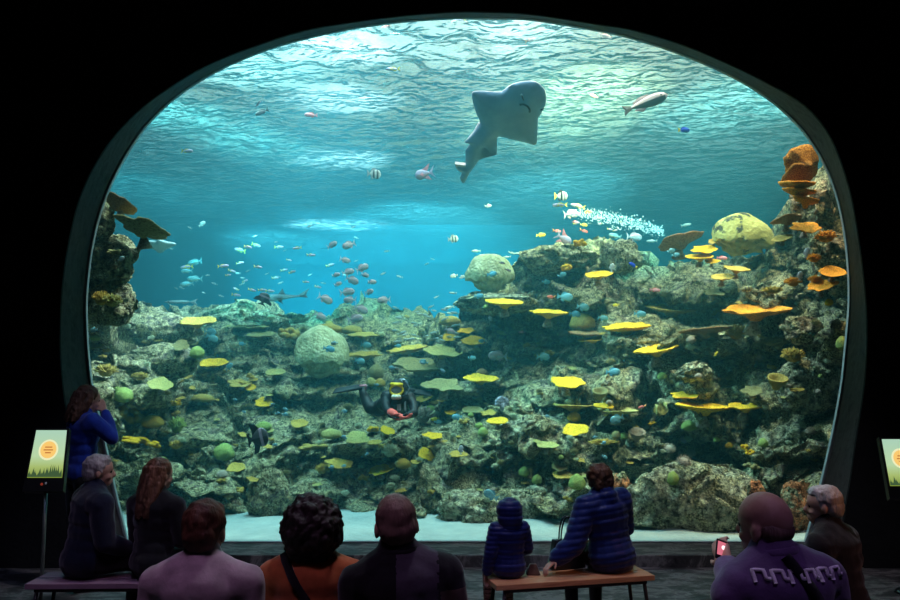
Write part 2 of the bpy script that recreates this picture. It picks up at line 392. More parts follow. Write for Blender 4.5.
def rough_disp(p):
    q = Vector(p)
    n1 = noise.multi_fractal(q * 2.2, 1.0, 2.1, 4, noise_basis='BLENDER')
    v = noise.noise_vector(q * 1.3) * .22 + noise.noise_vector(q * 3.3) * .13 + noise.noise_vector(q * 8.0) * .055 + noise.noise_vector(q * 19.0) * .032
    return v
def M_rock(name, cols, sc=3.4):
    t = NT(name); tc = t.a('TexCoord')
    n1 = t.a('TexNoise', i_Scale=sc, i_Detail=9, i_Roughness=.68, i_Distortion=.4); t.l(tc, 'Object', n1, 'Vector')
    r1 = t.ramp(cols); t.l(n1, 'Fac', r1, 0)
    n2 = t.a('TexNoise', i_Scale=sc * 4.5, i_Detail=7, i_Roughness=.7); t.l(tc, 'Object', n2, 'Vector')
    r2 = t.ramp([(.38, (.12, .12, .12)), (.48, (.65, .65, .65)), (.60, (1.7, 1.65, 1.5))]); t.l(n2, 'Fac', r2, 0)
    mx = t.a('MixRGB', blend_type='MULTIPLY', i_Fac=1.0); t.l(r1, 0, mx, 1); t.l(r2, 0, mx, 2)
    # encrusting patches: pale and olive
    n3 = t.a('TexNoise', i_Scale=sc * 1.7, i_Detail=4, i_Roughness=.6); 
    mp = t.a('Mapping'); mp.inputs['Location'].default_value = (9, 4, 2); t.l(tc, 'Object', mp, 0); t.l(mp, 0, n3, 'Vector')
    r3 = t.ramp([(.50, (0, 0, 0)), (.57, (1, 1, 1))]); t.l(n3, 'Fac', r3, 0)
    v3 = t.a('TexVoronoi', i_Scale=sc * 14); t.l(tc, 'Object', v3, 'Vector')
    r4 = t.ramp([(0, (.92, .84, .58)), (.35, (.52, .46, .26)), (.8, (.06, .07, .04))]); t.l(v3, 0, r4, 0)
    m2 = t.a('MixRGB', blend_type='MIX'); t.l(r3, 0, m2, 0); t.l(mx, 0, m2, 1); t.l(r4, 0, m2, 2)
    b = t.a('BsdfPrincipled', i_Roughness=.85); b.inputs['Specular IOR Level'].default_value = .15; t.l(m2, 0, b, 'Base Color')
    n4 = t.a('TexNoise', i_Scale=sc * 9, i_Detail=7, i_Roughness=.7); t.l(tc, 'Object', n4, 'Vector')
    bp = t.a('Bump', i_Strength=1.0, i_Distance=.10); t.l(n4, 'Fac', bp, 'Height')
    bp2 = t.a('Bump', i_Strength=.5, i_Distance=.03); t.l(v3, 0, bp2, 'Height'); t.l(bp, 0, bp2, 'Normal'); t.l(bp2, 0, b, 'Normal'); t.l(b, 0, t.out, 0)
    return t.m
MR_main = M_rock('reef_rock', [(.3, (.09, .09, .06)), (.43, (.28, .25, .13)), (.53, (.50, .44, .27)), (.60, (.20, .17, .15)), (.7, (.52, .45, .33))])
MR_pale = M_rock('pale_rock', [(.3, (.18, .17, .12)), (.5, (.50, .47, .33)), (.7, (.74, .69, .52))], 3)
MR_warm = M_rock('warm_rock', [(.3, (.16, .11, .07)), (.5, (.4, .3, .2)), (.7, (.55, .42, .3))], 2.5)
NXR, NYR, NBK = 480, 190, 10
V = []; Fc = []
for i in range(NXR):
    px = 62 + 815 * i / (NXR - 1)
    ty = np.interp(px, TX, TYv) + 3 * noise.noise(Vector((px / 9, 0, 0))) + 1.5 * noise.noise(Vector((px / 3, 5, 0)))
    for j in range(NYR):
        py = 560 + (ty - 560) * j / (NYR - 1)
        p = at(px, py, depth(px, py)); V.append(p + rough_disp(p))
    e = V[-1].copy()
    for k in range(NBK):
        f = (k + 1) / NBK; p = Vector((e.x * (1 + .12 * f), e.y + .25 * k + .2 + .5 * f, e.z - 1.6 * f * f + .04)); V.append(p + rough_disp(p) * .8)
nr = NYR + NBK
for i in range(NXR - 1):
    for j in range(nr - 1): a = i * nr + j; Fc.append((a, a + nr, a + nr + 1, a + 1))
reef = obj('reef_terrain', mesh('reef_wall', V, Fc, MR_main)); tag(reef, 'stepped artificial reef rock wall across the tank', kind='structure')
BV = BVHTree.FromPolygons([tuple(v) for v in V], Fc)
def hitY(px, py):
    h = BV.ray_cast(CAM, ray(px, py).normalized())
    return h[0].y if h[0] else None
# ------------------------------------------------------------------ rocks
ROCKS = []
def rock(px, py, w_, h_, Y, mat, label, seed=0, group=None, dy=.7, rough=1.0, name='reef_rock'):
    c = at(px, py, Y); rx = w_ / 2 / F * Y; rz = h_ / 2 / F * Y; ry = rx * dy
    bm = bmesh.new(); bmesh.ops.create_icosphere(bm, subdivisions=5, radius=1)
    s = (rx + rz) / 2
    for v in bm.verts:
        q = v.co.copy(); q2 = q * 1.4 + Vector((seed * 3.1, seed, 0))
        q += noise.noise_vector(q2) * .28 * rough + noise.noise_vector(q2 * 2.7) * .15 * rough + noise.noise_vector(q2 * 6) * .07 * rough + noise.noise_vector(q2 * 14) * .03 * rough
        v.co = Vector((q.x * rx, q.y * ry, q.z * rz))
    o = bm_obj(name, bm, mat, loc=c + Vector((0, ry * .5, 0))); ROCKS.append(o)
    return tag(o, label, 'rock', group)
MR_reflection = M_rock('orange_reflection', [(.3, (.35, .10, .04)), (.5, (.7, .26, .12)), (.7, (.8, .42, .25))], 3)  # orange rocks stand in for orange reflections on the pane
rock(697, 505, 124, 84, 9.05, MR_pale, 'big pale craggy boulder with folds resting against the pane at bottom of the tank', 1, dy=.35, rough=1.1)
rock(472, 515, 66, 42, 9.55, MR_pale, 'low pale rounded rock on the white sand beside the orange reflection stand-in and child', 2)
rock(533, 508, 60, 40, 9.8, MR_pale, 'pale grey-green rock on the sand directly behind the small hooded child', 3)
rock(267, 497, 42, 50, 9.9, MR_main, 'upright mottled rock standing on the sand behind the curly-haired woman', 4)
rock(429, 495, 26, 50, 10.0, MR_main, 'narrow upright pale rock on the sand right beside the bald man', 5)
rock(612, 512, 44, 76, 9.3, MR_reflection, 'tall rock-shaped stand-in for an orange pane reflection behind the short-haired woman in the puffer coat', 6, name='orange_reflection', dy=.5)
rock(757, 494, 18, 24, 8.9, MR_reflection, 'small orange lump standing in for a pane reflection, poking up over the end of the big pale boulder', 7, name='orange_reflection', dy=.5)
rock(800, 508, 34, 50, 8.95, MR_reflection, 'orange craggy stand-in for a pane reflection behind the white-haired visitor near the pane edge', 8, name='orange_reflection', dy=.5)
rock(97, 222, 30, 40, 9.0, MR_main, 'grey rock knob high on the outcrop between two brown plate corals', 9)
rock(103, 258, 58, 50, 9.1, MR_main, 'rough overhanging rock under the olive plate coral, topmost of its outcrop', 10)
rock(104, 300, 52, 50, 9.2, MR_main, 'pale-flecked rock below the overhang beside the deep blue gap', 11)
rock(148, 330, 96, 38, 12.0, MR_main, 'long smooth sloping rock sinking into the deep blue gap', 12, rough=.35, dy=.5)
rock(157, 362, 74, 36, 11.4, MR_main, 'speckled flat-topped rock below the long smooth sloping rock', 13, rough=.6, dy=.5)
rock(697, 372, 34, 20, 10.0, MR_pale, 'pale arch-shaped speckled rock under the dark overhang', 14, rough=1.2)
rock(818, 205, 46, 50, 9.4, MR_warm, 'warm-lit rock directly beneath the scalloped orange coral shelf', 15)
rock(834, 250, 40, 40, 9.3, MR_warm, 'brown rock beside the branching orange corals at the pane edge', 16)
rock(815, 385, 70, 60, 9.3, MR_pale, 'broad cream-coloured knobbly rock face near the pane edge', 17, rough=.8, dy=.5)
rock(806, 330, 40, 30, 9.4, MR_warm, 'tan rock shelf with pale crest above the olive mossy coral', 18)
rock(560, 258, 70, 30, 12.0, MR_pale, 'cream-topped rock crest beside the pale brain coral', 19, rough=1.1)
rock(622, 256, 40, 34, 11.8, MR_pale, 'cream knobbly rock crest topmost of the central outcrop', 20, rough=1.1)
rock(500, 303, 86, 22, 11.6, MR_pale, 'flat pale rock ledge carrying the round brain coral', 21, rough=.8)
rock(530, 435, 60, 36, 10.2, MR_pale, 'pale crusty rock face in the middle below the lavender fan coral', 22, rough=1)
rock(668, 372, 40, 40, 10.6, MR_pale, 'pale rock by the dark arch under a yellow plate', 23)
rock(245, 322, 80, 26, 14.4, MR_pale, 'pale hazy rock crest in the far reef under the dark fish', 24)
rock(806, 455, 96, 96, 9.5, MR_pale, 'tall greenish cream rock slope along the pane edge above the sweater man', 31, dy=.5, rough=.9)
rock(716, 345, 60, 22, 10.4, MR_pale, 'pale flat rubble rock under the broad brown plate coral', 32, rough=1.1)
rock(600, 300, 50, 60, 11.9, MR_warm, 'tan rock wall below the cream crest beside the tan fluted dome coral', 33, rough=1.1)
rock(640, 345, 60, 26, 10.8, MR_pale, 'pale pitted rubble just under the long slanting yellow plate', 34, rough=1.2)
RB = []
for o in ROCKS: RB.append(BVHTree.FromPolygons([tuple(v.co + o.location) for v in o.data.vertices], [tuple(p_.vertices) for p_ in o.data.polygons]))
def hitY(px, py):
    d = ray(px, py).normalized(); ys = [h[0].y for h in (b_.ray_cast(CAM, d) for b_ in [BV] + RB) if h[0]]
    return min(ys) if ys else None
# ------------------------------------------------------------------ corals
CC = {'Y': (.92, .48, .01), 'M': (.56, .36, .06), 'O': (.80, .29, .01), 'G': (.34, .42, .10), 'K': (.28, .24, .09), 'C': (.66, .68, .45), 'B': (.36, .2, .08), 'L': (.5, .5, .62), 'P': (.48, .42, .13), 'T': (.45, .36, .28), 'D': (.52, .36, .08)}
MC = {}
for k, c in CC.items():
    d = tuple(x * .38 for x in c); e = tuple(min(.95, x * 1.15 + .02) for x in c)
    MC[k] = nmat('coral_' + {'Y': 'yellow', 'M': 'mustard', 'O': 'orange', 'G': 'green', 'K': 'olive', 'C': 'cream', 'B': 'brown', 'L': 'lavender', 'P': 'lime', 'T': 'taupe', 'D': 'ochre'}[k], [(.34, d), (.5, c), (.66, e)], 12, 8, .75, .9, 34, .02)
MC['C2'] = nmat('brain_cream', [(.3, (.24, .25, .13)), (.5, (.50, .50, .28)), (.7, (.66, .64, .42))], 9, 8, .8, .9, 16, .02, vor='DISTANCE_TO_EDGE')
MC['K2'] = nmat('brain_olive', [(.41, (.05, .05, .03)), (.45, (.36, .34, .10)), (.7, (.54, .48, .16))], 3, 8, .8, .7, 18, .015)
def plate_mesh(seed, lobes=.14, dish=.12, thick=.075):
    r_ = random.Random(seed); V = []; Fc = []; S = 40; rings = [0, .3, .6, .85, 1.0]
    ph = r_.uniform(0, 6); e = r_.uniform(.75, 1)
    def R(a):
        return 1 + lobes * noise.noise(Vector((math.cos(a) * 1.5 + seed, math.sin(a) * 1.5, 0))) * 1.6 + lobes * .6 * noise.noise(Vector((math.cos(a) * 5, math.sin(a) * 5, seed)))
    def ring(f, z0, k):
        for s in range(S):
            a = 2 * PI * s / S; q = R(a) * f; x = q * math.cos(a); y = q * math.sin(a) * e
            V.append((x, y, z0 + k * (dish * f * f + .03 * noise.noise(Vector((x * 4, y * 4, seed + z0))) + .06 * f * noise.noise(Vector((x * 1.7, y * 1.7, seed))))))
    V.append((0, 0, 0))
    for f in rings[1:]: ring(f, 0, 1)
    ring(1.03, -thick * .45, 1)
    for f, z in ((.95, -thick * .9), (.6, -thick * 1.1), (.3, -thick * 1.6), (.14, -thick * 3.6)): ring(f, z, 1)
    V.append((0, 0, -thick * 3.7))
    nr_ = (len(V) - 2) // S
    for s in range(S): Fc.append((0, 1 + s, 1 + (s + 1) % S))
    for j in range(nr_ - 1):
        for s in range(S):
            a = 1 + j * S + s; b = 1 + j * S + (s + 1) % S; Fc.append((a, a + S, b + S, b))
    l0 = 1 + (nr_ - 1) * S
    for s in range(S): Fc.append((l0 + s, len(V) - 1, l0 + (s + 1) % S))
    return V, Fc
PM = {}
def plate_data(k, var):
    if (k, var) not in PM:
        V, Fc = plate_mesh(var * 5 + 1, .17 + .06 * (var % 3), .16); PM[(k, var)] = mesh('plate', V, Fc, MC[k])
    return PM[(k, var)]
def stalk_data(k):
    if ('s', k) not in PM:
        bm = bmesh.new(); add_cone(bm, (0, .0, -.75), (0, 0, -.28), .3, .14, 14)
        for v in bm.verts: v.co += noise.noise_vector(v.co * 5) * .05
        me = bpy.data.meshes.new('stalk'); bm.to_mesh(me); bm.free(); me.materials.append(MC['T'])
        me.polygons.foreach_set('use_smooth', [True] * len(me.polygons)); PM[('s', k)] = me
    return PM[('s', k)]
BM = {}
def from_bm(bm, m):
    me = bpy.data.meshes.new('coral'); bm.to_mesh(me); bm.free(); me.materials.append(m)
    me.polygons.foreach_set('use_smooth', [True] * len(me.polygons)); return me
def dome_data(k, var):
    if ('d', k, var) not in BM:
        bm = bmesh.new(); bmesh.ops.create_icosphere(bm, subdivisions=4, radius=1)
        for v in bm.verts:
            q = v.co.copy(); v.co = q * (1 + .10 * noise.noise(q * 1.6 + Vector((var, 0, 0))) + .05 * noise.noise(q * 5 + Vector((var, 0, 0))) + .02 * noise.noise(q * 14))
            if v.co.z < -.35: v.co.z = -.35 + (v.co.z + .35) * .4; v.co.x *= .85; v.co.y *= .85
        BM[('d', k, var)] = from_bm(bm, MC[k])
    return BM[('d', k, var)]
def branch_data(k, var):
    if ('b', k, var) not in BM:
        r_ = random.Random(var); bm = bmesh.new(); add_ball(bm, (0, 0, -.1), (.62, .62, .5), 10)
        for i in range(64):
            a = i * 2.39996; z = 1 - 1.25 * (i + .5) / 64; rr = math.sqrt(max(0, 1 - z * z)); d = Vector((rr * math.cos(a), rr * math.sin(a), z)).normalized()
            d2 = (d + Vector((r_.uniform(-.2, .2), r_.uniform(-.2, .2), .25))).normalized(); L = r_.uniform(.8, 1.08)
            add_cone(bm, d * .4, d2 * L, .10, .075, 6); add_ball(bm, d2 * L, .085, 6)
        BM[('b', k, var)] = from_bm(bm, MC[k])
    return BM[('b', k, var)]
def knob_data(k, var):
    if ('k', k, var) not in BM:
        r_ = random.Random(var + 40); bm = bmesh.new()
        for i in range(16):
            x = r_.uniform(-.8, .8); z = r_.uniform(-.55, .5) * (1 - .4 * abs(x)); add_ball(bm, (x, r_.uniform(-.5, .5), z), r_.uniform(.24, .4), 10)
        for v in bm.verts: v.co += noise.noise_vector(v.co * 6) * .03
        BM[('k', k, var)] = from_bm(bm, MC[k])
    return BM[('k', k, var)]
def cup_data(k, var):
    """open vase with a thick ribbed rim"""
    if ('c', k, var) not in BM:
        V = []; Fc = []; S = 36; prof = [(.25, -1), (.5, -.5), (.8, .1), (1, .5), (.98, .62), (.82, .6), (.6, .2), (.35, -.1), (.02, -.2)]
        for r0, z in prof:
            for s in range(S):
                a = 2 * PI * s / S; rr = r0 * (1 + .06 * math.sin(a * 12) * (r0 > .7) + .08 * noise.noise(Vector((math.cos(a), math.sin(a), var))))
                V.append((rr * math.cos(a), rr * math.sin(a), z * (1 + .05 * noise.noise(Vector((math.cos(a) * 2, math.sin(a) * 2, var))))))
        for j in range(len(prof) - 1):
            for s in range(S): a = j * S + s; b = j * S + (s + 1) % S; Fc.append((a, b, b + S, a + S))
        BM[('c', k, var)] = mesh('cup', V, Fc, MC[k])
    return BM[('c', k, var)]
def polyp_data(k, var):
    """round tuft of stubby tentacles around a dark mouth"""
    if ('p', k, var) not in BM:
        bm = bmesh.new(); add_ball(bm, (0, 0, 0), (.75, .75, .6), 14)
        for i in range(60):
            a = i * 2.39996; z = .75 - 1.1 * i / 60; rr = math.sqrt(1 - z * z); d = Vector((rr * math.cos(a), rr * math.sin(a), z))
            add_cone(bm, d * .6, d * 1.0, .07, .05, 5); add_ball(bm, d, .06, 5)
        BM[('p', k, var)] = from_bm(bm, MC[k])
    return BM[('p', k, var)]
def lettuce_data(k, var):
    if ('l', k, var) not in BM:
        V = []; Fc = []; r_ = random.Random(var)
        for L in range(9):
            a0 = r_.uniform(-.9, .9); cx = r_.uniform(-.5, .5); cy = r_.uniform(-.3, .3); rad = r_.uniform(.45, .7); h0 = r_.uniform(-.3, .25); nb = len(V)
            for side in (0, 1):
                for i in range(9):
                    for j in range(9):
                        u = i / 8 * 2 - 1; w_ = j / 8; x = u * rad * (.35 + .65 * math.sin(w_ * 2.4)); z = h0 + w_ * rad * 1.6 * (1 - .25 * u * u) - .6; y = .12 * math.sin(u * 5 + L) * w_ + side * .07
                        V.append((cx + x * math.cos(a0) - y * math.sin(a0), cy + x * math.sin(a0) + y * math.cos(a0), z))
                for i in range(8):
                    for j in range(8): a = nb + side * 81 + i * 9 + j; Fc.append((a, a + 9, a + 10, a + 1))
            edge = [i * 9 for i in range(9)] + [72 + j for j in range(1, 9)] + [i * 9 + 8 for i in range(7, -1, -1)] + list(range(7, 0, -1))
            for q in range(len(edge)):
                a, b = edge[q], edge[(q + 1) % len(edge)]; Fc.append((nb + a, nb + b, nb + 81 + b, nb + 81 + a))
        BM[('l', k, var)] = mesh('lettuce', V, Fc, MC[k])
    return BM[('l', k, var)]
def fan_data(k, var):
    if ('f', k, var) not in BM:
        bm = bmesh.new(); r_ = random.Random(5)
        for i in range(260):
            a = r_.uniform(-1.5, 1.5); rr = r_.random() ** .5; x = math.sin(a) * rr; z = math.cos(a) * rr * 1.1 - .35
            add_ball(bm, (x, r_.uniform(-.25, .25) * (1 - rr * .5), z), r_.uniform(.05, .11), 5)
        add_cone(bm, (0, 0, -.9), (0, 0, 0), .2, .3, 10)
        BM[('f', k, var)] = from_bm(bm, MC[k])
    return BM[('f', k, var)]
NAMES = {'plate': 'plate_coral', 'dome': 'brain_coral', 'branch': 'branching_coral', 'knob': 'lobed_coral', 'cup': 'cup_coral', 'polyp': 'sea_anemone', 'lettuce': 'lettuce_coral', 'fan': 'fan_coral'}
GR = {'plate': 'plate corals growing on the reef', 'dome': 'round brain corals on the reef', 'branch': 'branching corals on the reef', 'knob': 'lobed corals on the reef', 'cup': 'cup corals on the reef', 'polyp': 'sea anemones on the reef'}
ncor = 0
def coral(kind, px, py, w_, h_, k, label, Y=None, roll=0, under=False, group=None):
    global ncor
    ncor += 1; var = ncor % (6 if kind == 'plate' else 2)
    if Y is None:
        hs = [hitY(px + dx, py + dy_) for dx in (-w_ * .3, 0, w_ * .3) for dy_ in (0, h_ * .3)]
        hs = [h for h in hs if h]; Y = (min(hs) if hs else 12) - .02
    R_ = w_ / 2 / F * Y; cat = 'anemone' if kind == 'polyp' else 'coral'
    g = group or GR.get(kind)
    if kind == 'plate':
        Y -= R_ * .25; c = at(px, py, Y); rt = max(.04, min(.95, h_ / w_))
        el = math.atan2(CAM.z - c.z, Y)                       # how far the eye is above it
        tl_ = math.asin(rt) - el
        if under: tl_ = -math.asin(rt) - el
        tilt = max(-.95, min(1.0, tl_)); e = Euler((tilt, roll, 0))
        sc = Vector((R_, R_, R_))
        rz = random.Random(ncor).uniform(-.5, .5)
        m = Euler((tilt, 0, 0)).to_matrix().to_4x4()
        rot = (Matrix.Rotation(roll, 4, 'Y') @ m @ Matrix.Rotation(rz, 4, 'Z'))
        if w_ >= 12:
            o = empty(NAMES[kind], c, 0, label, cat, g)
            q = obj('plate', plate_data(k, var), o); q.matrix_basis = rot @ Matrix.Diagonal((R_, R_, R_, 1))
            q = obj('stalk', stalk_data(k), o); q.matrix_basis = Matrix.Translation((0, R_ * .1, 0)) @ Matrix.Rotation(.35, 4, 'X') @ Matrix.Diagonal((R_, R_, R_ * .9, 1))
            return o
        o = obj(NAMES[kind], plate_data(k, var)); o.matrix_world = Matrix.Translation(c) @ rot @ Matrix.Diagonal((R_, R_, R_, 1))
        return tag(o, label, cat, g)
    f = {'dome': dome_data, 'branch': branch_data, 'knob': knob_data, 'cup': cup_data, 'polyp': polyp_data, 'lettuce': lettuce_data, 'fan': fan_data}[kind](k, var)
    Y -= R_ * (.9 if kind in ('polyp', 'cup', 'lettuce', 'fan') else .3); c = at(px, py, Y); rz_ = h_ / 2 / F * Y
    o = obj(NAMES[kind], f); tx = -.5 if kind in ('cup', 'polyp') else 0
    o.matrix_world = Matrix.Translation(c) @ Matrix.Rotation(roll, 4, 'Y') @ Matrix.Rotation(-tx, 4, 'X') @ Matrix.Diagonal((R_, (R_ + rz_) / 2, rz_ * (1.25 if kind in ('dome',) else 1), 1)) @ Matrix.Rotation(ncor * 1.3, 4, 'Z')
    return tag(o, label, cat, g)
# three big brain corals
def big_brain(px, py, w_, h_, Y, m, label, seed, point=0):
    c = at(px, py, Y); rx = w_ / 2 / F * Y; rz = h_ / 2 / F * Y; bm = bmesh.new(); bmesh.ops.create_icosphere(bm, subdivisions=6, radius=1)
    for v in bm.verts:
        q = v.co.copy(); s = 1 + .10 * noise.noise(q * 1.5 + Vector((seed, 0, 0))) + .018 * noise.noise(q * 9) + .014 * noise.noise(q * 24)
        q *= s
        lip = -.28 + .16 * noise.noise(q * 2.2)
        if q.z < lip: q.z = lip + (q.z - lip) * .7; f = .72 + .25 * noise.noise(q * 3.4); q.x *= f; q.y *= f; q += noise.noise_vector(q * 7) * .05
        if point and q.x > .5: q.x += (q.x - .5) * point; q.z -= (q.x - .5) * .25
        v.co = Vector((q.x * rx, q.y * rx * .8, (q.z + .3) * rz * 1.45 - rz * .35))
    o = bm_obj('brain_coral', bm, m, loc=c + Vector((0, .1, 0))); return tag(o, label, 'coral', 'big boulder-shaped brain corals')
big_brain(320, 357, 56, 40, 12.6, MC['C2'], 'large pale green boulder-shaped brain coral above the diver', 1)
big_brain(490, 276, 48, 32, 12.0, MC['C2'], 'round cream brain coral perched on a ledge beside the blue water', 2)
big_brain(742, 237, 56, 34, 10.8, MC['K2'], 'yellow-olive brain coral with dark pits below the orange coral shelf', 3, .6)
